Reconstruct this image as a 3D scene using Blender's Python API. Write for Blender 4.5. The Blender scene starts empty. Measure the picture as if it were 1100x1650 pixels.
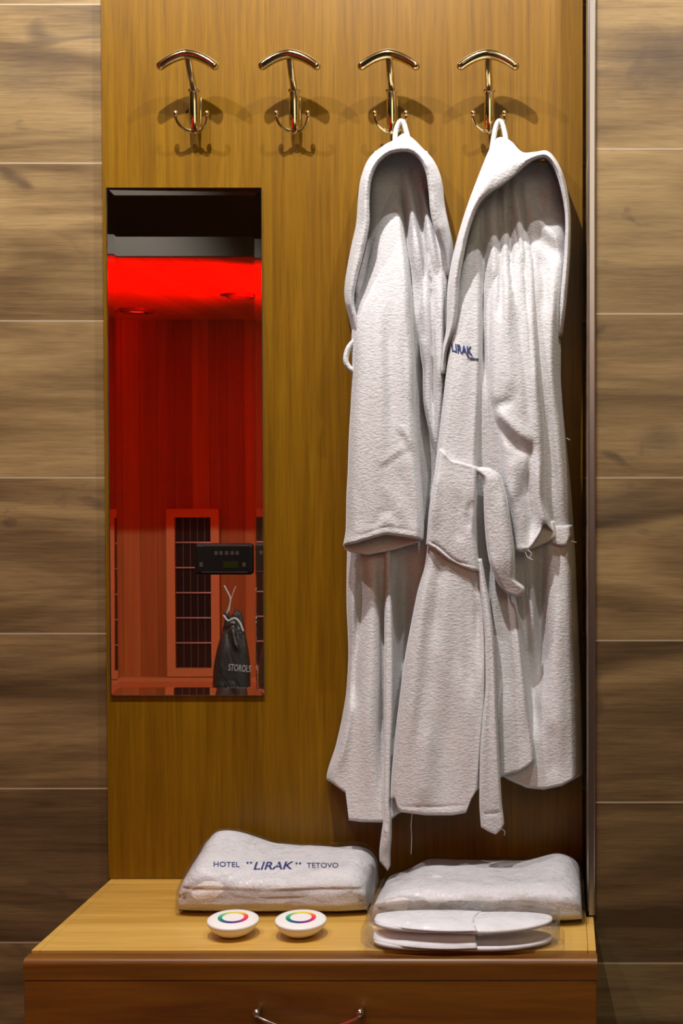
import bpy, math
import numpy as np
from mathutils import Vector, Matrix

scene = bpy.context.scene
# ------------------------------------------------------------------ camera
FPX = 2130.0            # focal length in pixels of the 1100x1650 frame
CX, CY = 900.0, 825.0   # principal point (the photograph is an off-centre crop)
CAM = Vector((0.0, -2.3, 1.15))
PITCH = math.atan(55.0 / FPX)
cam_d = bpy.data.cameras.new('camera')
cam_d.sensor_fit = 'VERTICAL'
cam_d.sensor_height = 36.0
cam_d.sensor_width = 24.0
cam_d.lens = FPX / 1650.0 * 36.0
cam_d.shift_x = -(CX - 550.0) / 1650.0
cam_d.clip_start = 0.05
cam = bpy.data.objects.new('camera', cam_d)
cam.location = CAM
cam.rotation_euler = (math.pi / 2 - PITCH, 0, 0)
scene.collection.objects.link(cam)
scene.camera = cam

# ------------------------------------------------------------------ view, world, lamps
scene.view_settings.view_transform = 'Standard'
scene.view_settings.look = 'None'
scene.view_settings.gamma = 1.0
scene.view_settings.use_curve_mapping = False
scene.view_settings.exposure = 0.0
scene.cycles.caustics_reflective = False
scene.cycles.caustics_refractive = False
scene.cycles.transparent_max_bounces = 24
scene.cycles.max_bounces = 14

world = bpy.data.worlds.new('world')
world.use_nodes = True
world.node_tree.nodes['Background'].inputs[0].default_value = (1.0, 0.9, 0.8, 1)
world.node_tree.nodes['Background'].inputs[1].default_value = 0.010
scene.world = world


def downlight(name, x, y, z, power, size=156, col=(1.0, 0.955, 0.93), radius=0.015, tilt=10):
    d = bpy.data.lights.new(name, 'SPOT')
    d.energy = power
    d.color = col
    d.spot_size = math.radians(size)
    d.spot_blend = 0.6
    d.shadow_soft_size = radius
    o = bpy.data.objects.new(name, d)
    o.location = (x, y, z)
    o.rotation_euler = (math.radians(tilt), 0, 0)
    scene.collection.objects.link(o)
    return o


downlight('downlight', -0.455, -0.87, 2.75, 120)
downlight('downlight', -1.11, -0.87, 2.75, 52)
downlight('downlight', 0.20, -0.87, 2.75, 48)
downlight('downlight', -1.95, -0.98, 2.75, 190, size=50, tilt=-57)     # turned towards the sauna front
d = bpy.data.lights.new('fill_light', 'AREA')      # added soft fill from behind the camera, lifts hood interiors and lower robes
d.energy = 13.5
d.color = (1.0, 0.82, 0.56)
d.size = 1.2
d.shape = 'SQUARE'
ob = bpy.data.objects.new('fill_light', d)
ob.location = (0.55, -2.9, 2.30)
ob.rotation_euler = (math.radians(62), 0, math.radians(12))
scene.collection.objects.link(ob)


# ------------------------------------------------------------------ projection helpers
_sp, _cp = math.sin(PITCH), math.cos(PITCH)


def P(px, py, y):
    """world point seen at pixel (px, py) on the plane at depth y (arrays allowed)"""
    a = (np.asarray(px, float) - CX) / FPX
    b = (CY - np.asarray(py, float)) / FPX
    dy = _cp + b * _sp
    dz = -_sp + b * _cp
    t = (y - CAM.y) / dy
    return a * t + CAM.x, np.asarray(y, float) + 0 * t, dz * t + CAM.z


def PW(px, py, y):
    r = P(px, py, y)
    return Vector((float(r[0]), float(r[1]), float(r[2])))


def wall_map(px, py, d):
    return P(px, py, -np.asarray(d, float))


def mirror_map(T):
    """things seen in the mirror: T metres from the camera along the folded sight line, real place in front of the mirror"""
    def f(px, py, d):
        x, y, z = P(px, py, (T - 2.3) - np.asarray(d, float))
        return x, -y, z
    return f


def V(px, py, T):
    r = P(px, py, T - 2.3)
    return Vector((float(r[0]), -float(r[1]), float(r[2])))


# ------------------------------------------------------------------ object helpers
def tag(o, label=None, cat=None, group=None, kind=None):
    if label: o['label'] = label
    if cat: o['category'] = cat
    if group: o['group'] = group
    if kind: o['kind'] = kind
    return o


def empty(name, loc, label, cat, group=None):
    o = bpy.data.objects.new(name, None)
    o.location = loc
    o.empty_display_size = 0.02
    scene.collection.objects.link(o)
    return tag(o, label, cat, group)


def adopt(o, parent):
    if parent is not None:
        o.parent = parent
        if parent.parent is None:      # a part of a thing: its mesh is written in room coordinates
            o.matrix_parent_inverse = parent.matrix_basis.inverted()


def mk(name, verts, faces, mat, parent=None, smooth=True, recalc=True):
    me = bpy.data.meshes.new(name)
    me.from_pydata([tuple(map(float, v)) for v in verts], [], [tuple(map(int, f)) for f in faces])
    if recalc:
        import bmesh
        bm = bmesh.new(); bm.from_mesh(me)
        bmesh.ops.recalc_face_normals(bm, faces=bm.faces)
        bm.to_mesh(me); bm.free()
    if smooth:
        me.polygons.foreach_set('use_smooth', [True] * len(me.polygons))
    if mat is not None:
        me.materials.append(mat)
    o = bpy.data.objects.new(name, me)
    scene.collection.objects.link(o)
    adopt(o, parent)
    return o


def dup(root, shift, label, group=None):
    r = root.copy()
    scene.collection.objects.link(r)
    r.location = root.location + Vector(shift)
    r['label'] = label
    if group: r['group'] = group
    for ch in list(root.children):
        c = ch.copy(); scene.collection.objects.link(c); c.parent = r
        for g in list(ch.children):
            e = g.copy(); scene.collection.objects.link(e); e.parent = c
    return r


class MB:
    def __init__(self): self.v = []; self.f = []

    def add(self, verts, faces):
        n = len(self.v)
        self.v += [tuple(v) for v in verts]
        self.f += [tuple(i + n for i in f) for f in faces]
        return self

    def box(self, lo, hi):
        x0, y0, z0 = lo; x1, y1, z1 = hi
        return self.add([(x0, y0, z0), (x1, y0, z0), (x1, y1, z0), (x0, y1, z0), (x0, y0, z1), (x1, y0, z1), (x1, y1, z1), (x0, y1, z1)],
                        [(0, 3, 2, 1), (4, 5, 6, 7), (0, 1, 5, 4), (1, 2, 6, 5), (2, 3, 7, 6), (3, 0, 4, 7)])

    def tube(self, path, rad, seg=14, flat=None):
        """sweep along path with per-point radius, hemispherical ends"""
        pts = [Vector(p) for p in path]
        n = len(pts)
        rr = list(rad) if hasattr(rad, '__len__') else [rad] * n
        tang = []
        for i in range(n):
            t = pts[min(i + 1, n - 1)] - pts[max(i - 1, 0)]
            tang.append(t.normalized())
        # caps
        P_, R_, T_ = [], [], []
        for k in (0.0, 0.35, 0.7, 0.93):
            a = k
            P_.append(pts[0] - tang[0] * rr[0] * math.cos(math.asin(max(a, 0.02))))
            R_.append(rr[0] * max(a, 0.02)); T_.append(tang[0])
        P_ += pts; R_ += rr; T_ += tang
        for k in (0.93, 0.7, 0.35, 0.0):
            P_.append(pts[-1] + tang[-1] * rr[-1] * math.cos(math.asin(max(k, 0.02))))
            R_.append(rr[-1] * max(k, 0.02)); T_.append(tang[-1])
        up = Vector((0, 0, 1)) if abs(T_[0].z) < 0.9 else Vector((0, 1, 0))
        verts, faces = [], []
        for i, (p, r, t) in enumerate(zip(P_, R_, T_)):
            s = t.cross(up)
            if s.length < 1e-4: s = t.cross(Vector((1, 0, 0)))
            s.normalize(); u = s.cross(t).normalized(); up = u
            for k in range(seg):
                a = 2 * math.pi * k / seg
                w = s * math.cos(a) * r + u * math.sin(a) * r
                if flat: w = Vector((w.x * flat[0], w.y * flat[1], w.z * flat[2]))
                verts.append(p + w)
        m = len(P_)
        for i in range(m - 1):
            for k in range(seg):
                faces.append((i * seg + k, i * seg + (k + 1) % seg, (i + 1) * seg + (k + 1) % seg, (i + 1) * seg + k))
        faces.append(tuple(range(seg))[::-1]); faces.append(tuple((m - 1) * seg + k for k in range(seg)))
        return self.add(verts, faces)

    def lathe(self, prof, c, seg=48, axis='z'):
        verts, faces = [], []
        for r, h in prof:
            for k in range(seg):
                a = 2 * math.pi * k / seg
                x, y = max(r, 1e-5) * math.cos(a), max(r, 1e-5) * math.sin(a)
                if axis == 'z': verts.append((c[0] + x, c[1] + y, c[2] + h))
                else: verts.append((c[0] + x, c[1] + h, c[2] + y))
        m = len(prof)
        for i in range(m - 1):
            for k in range(seg):
                faces.append((i * seg + k, i * seg + (k + 1) % seg, (i + 1) * seg + (k + 1) % seg, (i + 1) * seg + k))
        return self.add(verts, faces)

    def build(self, name, mat, parent=None, smooth=True, bevel=0):
        o = mk(name, self.v, self.f, mat, parent, smooth)
        if bevel:
            b = o.modifiers.new('bevel', 'BEVEL'); b.width = bevel; b.segments = 2; b.limit_method = 'ANGLE'
            o.data.polygons.foreach_set('use_smooth', [False] * len(o.data.polygons))
        return o


def spline(pts, n):
    """Catmull-Rom through points (any dimension)"""
    p = np.asarray(pts, float)
    p = np.vstack([2 * p[0] - p[1], p, 2 * p[-1] - p[-2]])
    m = len(p) - 3
    out = []
    for t in np.linspace(0, m, n):
        i = min(int(t), m - 1); f = t - i
        a, b, c, d_ = p[i], p[i + 1], p[i + 2], p[i + 3]
        out.append(0.5 * (2 * b + (c - a) * f + (2 * a - 5 * b + 4 * c - d_) * f * f + (3 * b - a - 3 * c + d_) * f ** 3))
    return np.array(out)


def hermite(xs, ys, x):
    """smooth monotone-ish interpolation (finite-difference cubic), clamped outside"""
    xs = np.asarray(xs, float); ys = np.asarray(ys, float); x = np.clip(np.asarray(x, float), xs[0], xs[-1])
    if len(xs) == 1: return np.full_like(x, ys[0])
    dl = np.diff(ys) / np.diff(xs)
    m = np.empty_like(ys); m[0] = dl[0]; m[-1] = dl[-1]
    for i in range(1, len(xs) - 1):
        m[i] = 0 if dl[i - 1] * dl[i] <= 0 else 2 * dl[i - 1] * dl[i] / (dl[i - 1] + dl[i])
    i = np.clip(np.searchsorted(xs, x, side='right') - 1, 0, len(xs) - 2)
    h = xs[i + 1] - xs[i]; t = (x - xs[i]) / h
    return ((1 + 2 * t) * (1 - t) ** 2 * ys[i] + t * (1 - t) ** 2 * h * m[i] + t * t * (3 - 2 * t) * ys[i + 1] + t * t * (t - 1) * h * m[i + 1])


def vnoise(x, y, seed=0):
    x = np.asarray(x, float); y = np.asarray(y, float)
    xi = np.floor(x).astype(np.int64); yi = np.floor(y).astype(np.int64)
    fx = x - xi; fy = y - yi
    fx = fx * fx * fx * (fx * (fx * 6 - 15) + 10); fy = fy * fy * fy * (fy * (fy * 6 - 15) + 10)

    def h(a, b):
        n = (a * 374761393 + b * 668265263 + seed * 1442695041) & 0xffffffff
        n = ((n ^ (n >> 13)) * 1274126177) & 0xffffffff
        return ((n ^ (n >> 16)) & 0xffff) / 32767.5 - 1
    return ((h(xi, yi) * (1 - fx) + h(xi + 1, yi) * fx) * (1 - fy) + (h(xi, yi + 1) * (1 - fx) + h(xi + 1, yi + 1) * fx) * fy)


def fold_field(X, Y, folds):
    out = np.zeros_like(X)
    for fo in folds:
        kind, a, w, pts = fo[:4]
        L = fo[4] if len(fo) > 4 else 40.0
        q = spline(pts, max(10, 8 * len(pts)))
        best = np.full(X.shape, 1e9); sg = np.zeros_like(X); tp = np.zeros_like(X)
        for i in range(len(q) - 1):
            ax, ay = q[i]; dx, dy = q[i + 1] - q[i]
            l2 = dx * dx + dy * dy + 1e-9
            t = np.clip(((X - ax) * dx + (Y - ay) * dy) / l2, 0, 1)
            rx = X - ax - t * dx; ry = Y - ay - t * dy
            dd = rx * rx + ry * ry
            m = dd < best
            best[m] = dd[m]; sg[m] = np.sign(dy * rx - dx * ry)[m]; tp[m] = ((i + t) / (len(q) - 1))[m]
        dist = np.sqrt(best)
        tap = np.clip(np.minimum(tp / 0.32, (1 - tp) / 0.32), 0, 1); tap = tap * tap * (3 - 2 * tap)
        if kind == 'g': out += a * np.exp(-(dist / w) ** 2) * tap
        elif kind == 'v': out += a * np.exp(-dist / w) * tap
        else:   # 's': one side of the line lies higher, falling off over |L|
            side = sg * np.sign(L)
            out += np.where(side > 0, a * (1 - np.exp(-dist / w)) * np.exp(-dist / abs(L)), 0) * tap
    return out


def drape(name, parent, mat, rows, depth, top, bot, folds=(), db=0.01, edge=(14, 14), vedge=(3, 3), shell=None,
          wr=(1.6, 0.8), seed=1, step=2.6, mp=wall_map, depth_u=None, wscale=(46, 90)):
    """a hanging piece of cloth: outline given row by row, depth towards the viewer with folds, closed at the back.
    rows [(y, x_left, x_right)], depth [(y, metres)], top/bot [(u, y)]; folds in millimetres"""
    ry = [r[0] for r in rows]
    xl = lambda y: hermite(ry, [r[1] for r in rows], y)
    xr = lambda y: hermite(ry, [r[2] for r in rows], y)
    H = max(b[1] for b in bot) - min(t[1] for t in top)
    W = max(r[2] - r[1] for r in rows)
    nu = int(max(10, W / step)); nv = int(max(8, H / (step * 1.25)))
    u = np.linspace(0, 1, nu + 1); v = np.linspace(0, 1, nv + 1)
    # denser towards the edges
    u = 0.5 - 0.5 * np.cos(np.pi * u) * (0.35 + 0.65) if False else 0.5 * (u + (0.5 - 0.5 * np.cos(np.pi * u)))
    v = 0.6 * v + 0.4 * (0.5 - 0.5 * np.cos(np.pi * v))
    U, Vv = np.meshgrid(u, v)
    ty = np.interp(U, [t[0] for t in top], [t[1] for t in top]); by = np.interp(U, [t[0] for t in bot], [t[1] for t in bot])
    Y = ty + Vv * (by - ty)

    def front(X, Y, U, eT, eB):
        XL, XR = xl(Y), xr(Y)
        dfr = hermite([q[0] for q in depth], [q[1] for q in depth], Y)
        if depth_u is not None:
            dfr = dfr + np.interp(U, [q[0] for q in depth_u], [q[1] for q in depth_u])
        base = np.interp(Y, [q[0] for q in db], [q[1] for q in db]) if hasattr(db, '__len__') else np.full_like(Y, db)
        d = dfr + fold_field(X, Y, folds) * 1e-3
        d = d + 1e-3 * (wr[0] * vnoise(X / wscale[0], Y / (wscale[1] * 2.2), seed) + 0.8 * wr[1] * vnoise(X / 14 + 7 + Y / 300, Y / 120, seed + 1) + 0.14 * vnoise(X / 7, Y / 9, seed + 2) + 0.14 * vnoise(X / 3.4, Y / 3.0, seed + 3))
        eL = np.clip((X - XL) / edge[0], 0, 1); eR = np.clip((XR - X) / edge[1], 0, 1)
        rnd = lambda e: np.sqrt(np.clip(1 - (1 - e) ** 2, 0, 1))
        e = rnd(eL) * rnd(eR) * rnd(np.clip(eT / vedge[0], 0, 1)) * rnd(np.clip(eB / vedge[1], 0, 1))
        if shell: base = np.maximum(base, d - shell) if shell < 0 else base
        return base + np.maximum(d - base, 0.0015) * e, base

    XL, XR = xl(Y), xr(Y)
    X = XL + U * (XR - XL)
    df, base = front(X, Y, U, Y - ty, by - Y)
    if shell:
        dbk = np.minimum(df, np.maximum(base, df - shell))
    else:
        dbk = base
    fx, fy, fz = mp(X, Y, df)
    bx, by_, bz = mp(X, Y, dbk)
    n1, n0 = nv + 1, nu + 1
    verts = np.concatenate([np.stack([fx, fy, fz], -1).reshape(-1, 3), np.stack([bx, by_, bz], -1).reshape(-1, 3)])
    N = n1 * n0
    faces = []
    idx = lambda i, j: i * n0 + j
    for i in range(nv):
        for j in range(nu):
            faces.append((idx(i, j), idx(i + 1, j), idx(i + 1, j + 1), idx(i, j + 1)))
            faces.append((N + idx(i, j), N + idx(i, j + 1), N + idx(i + 1, j + 1), N + idx(i + 1, j)))
    for i in range(nv):
        faces.append((idx(i, 0), N + idx(i, 0), N + idx(i + 1, 0), idx(i + 1, 0)))
        faces.append((idx(i, nu), idx(i + 1, nu), N + idx(i + 1, nu), N + idx(i, nu)))
    for j in range(nu):
        faces.append((idx(0, j), idx(0, j + 1), N + idx(0, j + 1), N + idx(0, j)))
        faces.append((idx(nv, j), N + idx(nv, j), N + idx(nv, j + 1), idx(nv, j + 1)))
    o = mk(name, verts, faces, mat, parent, recalc=False)

    def depth_at(px, py):
        px = np.asarray(px, float); py = np.asarray(py, float)
        uu = (px - xl(py)) / (xr(py) - xl(py))
        return front(px, py, uu, np.full_like(px, 50.), np.full_like(px, 50.))[0]
    o_depth[o.name] = depth_at
    return o


o_depth = {}


def hood_loft(name, parent, mat, outer, rim, n=110, back=0.012, inward=7.0, centre=None, bulge=0.012, seed=3, inner_depth=0.02, backs=None):
    """hood of a robe: outer silhouette and rim, each (px, py, depth); rolled rim, inner lining going back to the wall"""
    O = spline(outer, n); R = spline(rim, n)
    c = np.array(centre if centre is not None else R[:, :2].mean(0))
    B = np.interp(np.linspace(0, 1, n), np.linspace(0, 1, len(backs)), backs) if backs else np.full(n, back)
    rings = []
    m = 9
    for i in range(n):
        o_, r_ = O[i], R[i]
        t = R[min(i + 1, n - 1), :2] - R[max(i - 1, 0), :2]
        t /= (np.linalg.norm(t) + 1e-9)
        nn = np.array([-t[1], t[0]])
        if np.dot(nn, c - r_[:2]) < 0: nn = -nn
        ring = [(o_[0], o_[1], B[i]), (o_[0] - nn[0] * 1.5, o_[1] - nn[1] * 1.5, B[i] + (o_[2] - B[i]) * 0.55)]
        for k in range(m):
            s = k / (m - 1)
            x = o_[0] + (r_[0] - o_[0]) * s; y = o_[1] + (r_[1] - o_[1]) * s
            dd = o_[2] + (r_[2] - o_[2]) * (1 - (1 - s) ** 2.0) + bulge * math.sin(math.pi * min(1, s * 1.0)) * 0.6
            # a stitched seam a little behind the rim
            w = np.hypot(r_[0] - o_[0], r_[1] - o_[1])
            dd -= 0.0022 * math.exp(-(((1 - s) * w - 9) / 2.5) ** 2)
            dd += 0.001 * float(vnoise(x / 14, y / 14, seed)) + 0.0006 * float(vnoise(x / 5, y / 5, seed + 1))
            ring.append((x, y, dd))
        ring.append((r_[0] + nn[0] * 2.5, r_[1] + nn[1] * 2.5, r_[2] - 0.003))
        ring.append((r_[0] + nn[0] * 3.0, r_[1] + nn[1] * 3.0, r_[2] - 0.009))
        ring.append((r_[0] + nn[0] * 1.0, r_[1] + nn[1] * 1.0, r_[2] - 0.016))
        ring.append((r_[0] + nn[0] * 0.0, r_[1] + nn[1] * 0.0, max(B[i] + 0.004, (r_[2] + B[i]) / 2)))
        ring.append((r_[0] + nn[0] * inward, r_[1] + nn[1] * inward, B[i] + 0.003))
        rings.append(ring)
    A = np.array(rings)
    K = A.shape[1]
    x, y, z = wall_map(A[..., 0], A[..., 1], A[..., 2])
    verts = np.stack([x, y, z], -1).reshape(-1, 3)
    faces = []
    for i in range(n - 1):
        for k in range(K):
            faces.append((i * K + k, i * K + (k + 1) % K, (i + 1) * K + (k + 1) % K, (i + 1) * K + k))
    faces.append(tuple(range(K))); faces.append(tuple((n - 1) * K + k for k in range(K))[::-1])
    o = mk(name, verts, faces, mat, parent)
    return o


def text_mesh(name, body, place, mat, parent, shear=0.0, offset=0.0, extrude=0.0004):
    """lettering; place(x, y, z) maps glyph space (x 0..1 along the word, y 0..1 cap height, z) to the world"""
    cu = bpy.data.curves.new(name + '_glyphs', 'FONT')
    cu.body = body; cu.shear = shear; cu.offset = offset; cu.resolution_u = 3
    o = bpy.data.objects.new(name + '_glyphs', cu)
    scene.collection.objects.link(o)
    dg = bpy.context.evaluated_depsgraph_get(); dg.update()
    me = o.evaluated_get(dg).to_mesh()
    vs = np.array([v.co[:] for v in me.vertices]); fs = [tuple(p.vertices) for p in me.polygons]
    o.evaluated_get(dg).to_mesh_clear()
    bpy.data.objects.remove(o); bpy.data.curves.remove(cu)
    x0, x1 = vs[:, 0].min(), vs[:, 0].max()
    gx = (vs[:, 0] - x0) / (x1 - x0); gy = vs[:, 1] / 0.7
    n = len(vs)
    fr = [place(a, b, 1) for a, b in zip(gx, gy)]; bk = [place(a, b, 0) for a, b in zip(gx, gy)]
    faces = [f for f in fs] + [tuple(i + n for i in reversed(f)) for f in fs]
    # side walls
    from collections import Counter
    ed = Counter()
    for f in fs:
        for i in range(len(f)):
            ed[(f[i], f[(i + 1) % len(f)])] += 1
    for (a, b) in list(ed):
        if (b, a) not in ed: faces.append((a, b, b + n, a + n))
    return mk(name, fr + bk, faces, mat, parent, smooth=False)


# ------------------------------------------------------------------ materials
class NT:
    def __init__(self, name):
        self.m = bpy.data.materials.new(name); self.m.use_nodes = True
        self.t = self.m.node_tree; self.t.nodes.clear()
        self.out = self.n('ShaderNodeOutputMaterial')

    def n(self, typ, **kw):
        nd = self.t.nodes.new(typ)
        for k, v in kw.items():
            if k.startswith('_'): setattr(nd, k[1:], v)
            else:
                key = k.replace('__', ' ')
                nd.inputs[key].default_value = v
        return nd

    def l(self, a, b): self.t.links.new(a, b)

    def math(self, op, a, b=None, c=None):
        nd = self.n('ShaderNodeMath', _operation=op)
        for i, x in enumerate((a, b, c)):
            if x is None: continue
            if isinstance(x, (int, float)): nd.inputs[i].default_value = x
            else: self.l(x, nd.inputs[i])
        return nd.outputs[0]

    def ramp(self, fac, stops, interp='LINEAR'):
        nd = self.n('ShaderNodeValToRGB'); r = nd.color_ramp; r.interpolation = interp
        while len(r.elements) < len(stops): r.elements.new(0.5)
        for e, (p, c) in zip(r.elements, stops):
            e.position = p; e.color = (c[0], c[1], c[2], 1)
        self.l(fac, nd.inputs[0]); return nd.outputs[0]

    def mix(self, fac, a, b, blend='MIX'):
        nd = self.n('ShaderNodeMix', _data_type='RGBA', _blend_type=blend)
        for i, x in ((0, fac), (6, a), (7, b)):
            if isinstance(x, (int, float)): nd.inputs[i].default_value = x
            elif isinstance(x, tuple): nd.inputs[i].default_value = (*x, 1) if len(x) == 3 else x
            else: self.l(x, nd.inputs[i])
        return nd.outputs[2]

    def coords(self, scale=(1, 1, 1), rot=(0, 0, 0), loc=(0, 0, 0)):
        tc = self.n('ShaderNodeTexCoord'); mp = self.n('ShaderNodeMapping')
        mp.inputs['Scale'].default_value = scale; mp.inputs['Rotation'].default_value = rot; mp.inputs['Location'].default_value = loc
        self.l(tc.outputs['Object'], mp.inputs[0]); return mp.outputs[0]

    def noise(self, vec, scale=1.0, detail=4.0, rough=0.55, dist=0.0):
        nd = self.n('ShaderNodeTexNoise'); nd.inputs['Scale'].default_value = scale; nd.inputs['Detail'].default_value = detail
        nd.inputs['Roughness'].default_value = rough; nd.inputs['Distortion'].default_value = dist
        self.l(vec, nd.inputs['Vector']); return nd.outputs[0]

    def bsdf(self, color, rough=0.5, metal=0.0, bump=None, bstr=0.3, bdist=0.002, spec=0.5, **kw):
        b = self.n('ShaderNodeBsdfPrincipled')
        if isinstance(color, tuple): b.inputs['Base Color'].default_value = (*color, 1)
        else: self.l(color, b.inputs['Base Color'])
        if isinstance(rough, (int, float)): b.inputs['Roughness'].default_value = rough
        else: self.l(rough, b.inputs['Roughness'])
        b.inputs['Metallic'].default_value = metal
        b.inputs['Specular IOR Level'].default_value = spec
        for k, v in kw.items(): b.inputs[k.replace('__', ' ')].default_value = v
        if bump is not None:
            bp = self.n('ShaderNodeBump'); bp.inputs['Strength'].default_value = bstr; bp.inputs['Distance'].default_value = bdist
            self.l(bump, bp.inputs['Height']); self.l(bp.outputs[0], b.inputs['Normal'])
        self.l(b.outputs[0], self.out.inputs[0])
        return b


def mat_oak_panel():
    t = NT('oak_veneer')
    big = t.noise(t.coords((5, 5, 1.0)), 1.0, 3, 0.5, 0.6)
    g = t.noise(t.coords((70, 70, 2.2)), 1.0, 6, 0.65, 0.5)
    f = t.noise(t.coords((420, 420, 9)), 1.0, 3, 0.6)
    c = t.ramp(g, [(0.28, (0.128, 0.056, 0.001)), (0.5, (0.192, 0.090, 0.001)), (0.72, (0.258, 0.130, 0.003))])
    c = t.mix(t.math('MULTIPLY', big, 0.5), c, (0.145, 0.066, 0.002))
    pore = t.ramp(f, [(0.36, (0.62, 0.62, 0.62)), (0.5, (1, 1, 1))])
    c = t.mix(0.55, c, pore, 'MULTIPLY')
    t.bsdf(c, 0.36, bump=f, bstr=0.12, bdist=0.0008, spec=0.34)
    return t.m


def mat_bench(name, axis='x', dark=1.0):
    t = NT(name)
    sc = (1.6, 26, 26)
    strips = t.n('ShaderNodeTexWhiteNoise', _noise_dimensions='1D')
    sx = t.n('ShaderNodeSeparateXYZ'); tc = t.n('ShaderNodeTexCoord'); t.l(tc.outputs['Object'], sx.inputs[0])
    row = t.math('FLOOR', t.math('MULTIPLY', sx.outputs[1], 1 / 0.062))
    t.l(row, strips.inputs['W'])
    g = t.noise(t.coords((2.2, 34, 34)), 1.0, 5, 0.6, 0.7)
    f = t.noise(t.coords((9, 300, 300)), 1.0, 3, 0.6)
    fac = t.math('ADD', t.math('MULTIPLY', g, 0.75), t.math('MULTIPLY', strips.outputs[0], 0.40))
    k = dark
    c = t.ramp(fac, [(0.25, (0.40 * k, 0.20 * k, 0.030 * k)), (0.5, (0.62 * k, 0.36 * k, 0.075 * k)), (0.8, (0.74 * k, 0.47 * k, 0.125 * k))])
    c = t.mix(0.4, c, t.ramp(f, [(0.35, (0.7, 0.7, 0.7)), (0.55, (1, 1, 1))]), 'MULTIPLY')
    t.bsdf(c, 0.34, bump=f, bstr=0.08, bdist=0.0008, spec=0.5)
    return t.m


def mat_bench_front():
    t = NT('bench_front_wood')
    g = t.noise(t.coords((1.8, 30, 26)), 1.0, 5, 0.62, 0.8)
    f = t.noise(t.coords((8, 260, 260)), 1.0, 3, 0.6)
    c = t.ramp(g, [(0.3, (0.13, 0.042, 0.005)), (0.55, (0.21, 0.080, 0.008)), (0.75, (0.27, 0.112, 0.013))])  # reddish front wood, with the front face's shade put into the colour
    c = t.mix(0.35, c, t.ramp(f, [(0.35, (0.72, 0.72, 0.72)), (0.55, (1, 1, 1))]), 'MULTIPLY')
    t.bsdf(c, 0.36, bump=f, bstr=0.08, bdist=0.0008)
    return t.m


def mat_tiles(name, z0, h, seed, tones, knots=(), tint=1.0):
    """wood-look porcelain planks laid lengthwise, row height h, one joint at z0"""
    t = NT(name)
    tc = t.n('ShaderNodeTexCoord'); sp = t.n('ShaderNodeSeparateXYZ'); t.l(tc.outputs['Object'], sp.inputs[0])
    zz = t.math('DIVIDE', t.math('SUBTRACT', sp.outputs[2], z0), h)
    row = t.math('FLOOR', zz); fr = t.math('SUBTRACT', zz, row)
    wn = t.n('ShaderNodeTexWhiteNoise', _noise_dimensions='1D'); t.l(t.math('ADD', row, seed), wn.inputs['W'])
    rnd = wn.outputs[0]
    # every plank samples another piece of the grain
    comb = t.n('ShaderNodeCombineXYZ')
    t.l(t.math('ADD', sp.outputs[0], t.math('MULTIPLY', rnd, 37.0)), comb.inputs[0]); t.l(t.math('MULTIPLY', row, 5.3), comb.inputs[1]); t.l(sp.outputs[2], comb.inputs[2])

    def nz(sx, sz, detail, rough, dist):
        mp = t.n('ShaderNodeMapping'); mp.inputs['Scale'].default_value = (sx, 1, sz); t.l(comb.outputs[0], mp.inputs[0])
        return t.noise(mp.outputs[0], 1.0, detail, rough, dist)
    broad = nz(1.3, 9.0, 3, 0.5, 1.2)
    grain = nz(4.0, 90.0, 6, 0.68, 0.6)
    fine = nz(22.0, 620.0, 3, 0.6, 0.1)
    knot = nz(4.2, 7.0, 2, 0.5, 2.2)
    fac = t.math('ADD', t.math('MULTIPLY', broad, 0.80), t.math('MULTIPLY', grain, 0.30))
    tn = t.ramp(t.math('DIVIDE', t.math('ADD', row, 6.5), 12.0), [(max(0.0, (r_ + 6.0) / 12.0), (v_, v_, v_)) for r_, v_ in tones], 'CONSTANT')
    fac = t.math('ADD', fac, t.math('MULTIPLY', t.math('SUBTRACT', tn, 0.5), 0.55))
    k = tint
    c = t.ramp(fac, [(0.33, (0.070 * k, 0.042 * k, 0.018 * k)), (0.46, (0.150 * k, 0.094 * k, 0.040 * k)), (0.57, (0.240 * k, 0.156 * k, 0.066 * k)), (0.72, (0.36 * k, 0.245 * k, 0.105 * k))])
    c = t.mix(t.ramp(knot, [(0.66, (0, 0, 0)), (0.76, (0.75, 0.75, 0.75))]), c, (0.075 * k, 0.05 * k, 0.032 * k))
    for kx, kz, kr, ks in knots:       # branch knots with a dark heart
        wob = t.math('MULTIPLY', t.math('SUBTRACT', nz(14, 30, 3, 0.6, 0.8), 0.5), 0.9)
        dx_ = t.math('DIVIDE', t.math('SUBTRACT', sp.outputs[0], kx), kr * 1.9); dz_ = t.math('DIVIDE', t.math('SUBTRACT', sp.outputs[2], kz), kr)
        rr_ = t.math('ADD', t.math('SQRT', t.math('ADD', t.math('MULTIPLY', dx_, dx_), t.math('MULTIPLY', dz_, dz_))), wob)
        c = t.mix(t.ramp(rr_, [(0.0, (ks, ks, ks)), (0.35, (ks * 0.75, ks * 0.75, ks * 0.75)), (1.0, (0, 0, 0))]), c, (0.075, 0.052, 0.036))
    c = t.mix(0.45, c, t.ramp(fine, [(0.32, (0.52, 0.52, 0.52)), (0.55, (1.08, 1.08, 1.08))]), 'MULTIPLY')
    e = 0.0016 / h
    jm = t.math('MAXIMUM', t.math('LESS_THAN', fr, e), t.math('GREATER_THAN', fr, 1 - e * 0.6))
    c = t.mix(jm, c, (0.42, 0.33, 0.22))
    hgt = t.math('SUBTRACT', t.math('MULTIPLY', fine, 0.3), t.math('MULTIPLY', jm, 1.0))
    t.bsdf(c, 0.42, bump=hgt, bstr=0.25, bdist=0.001, spec=0.4)
    return t.m


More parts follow.
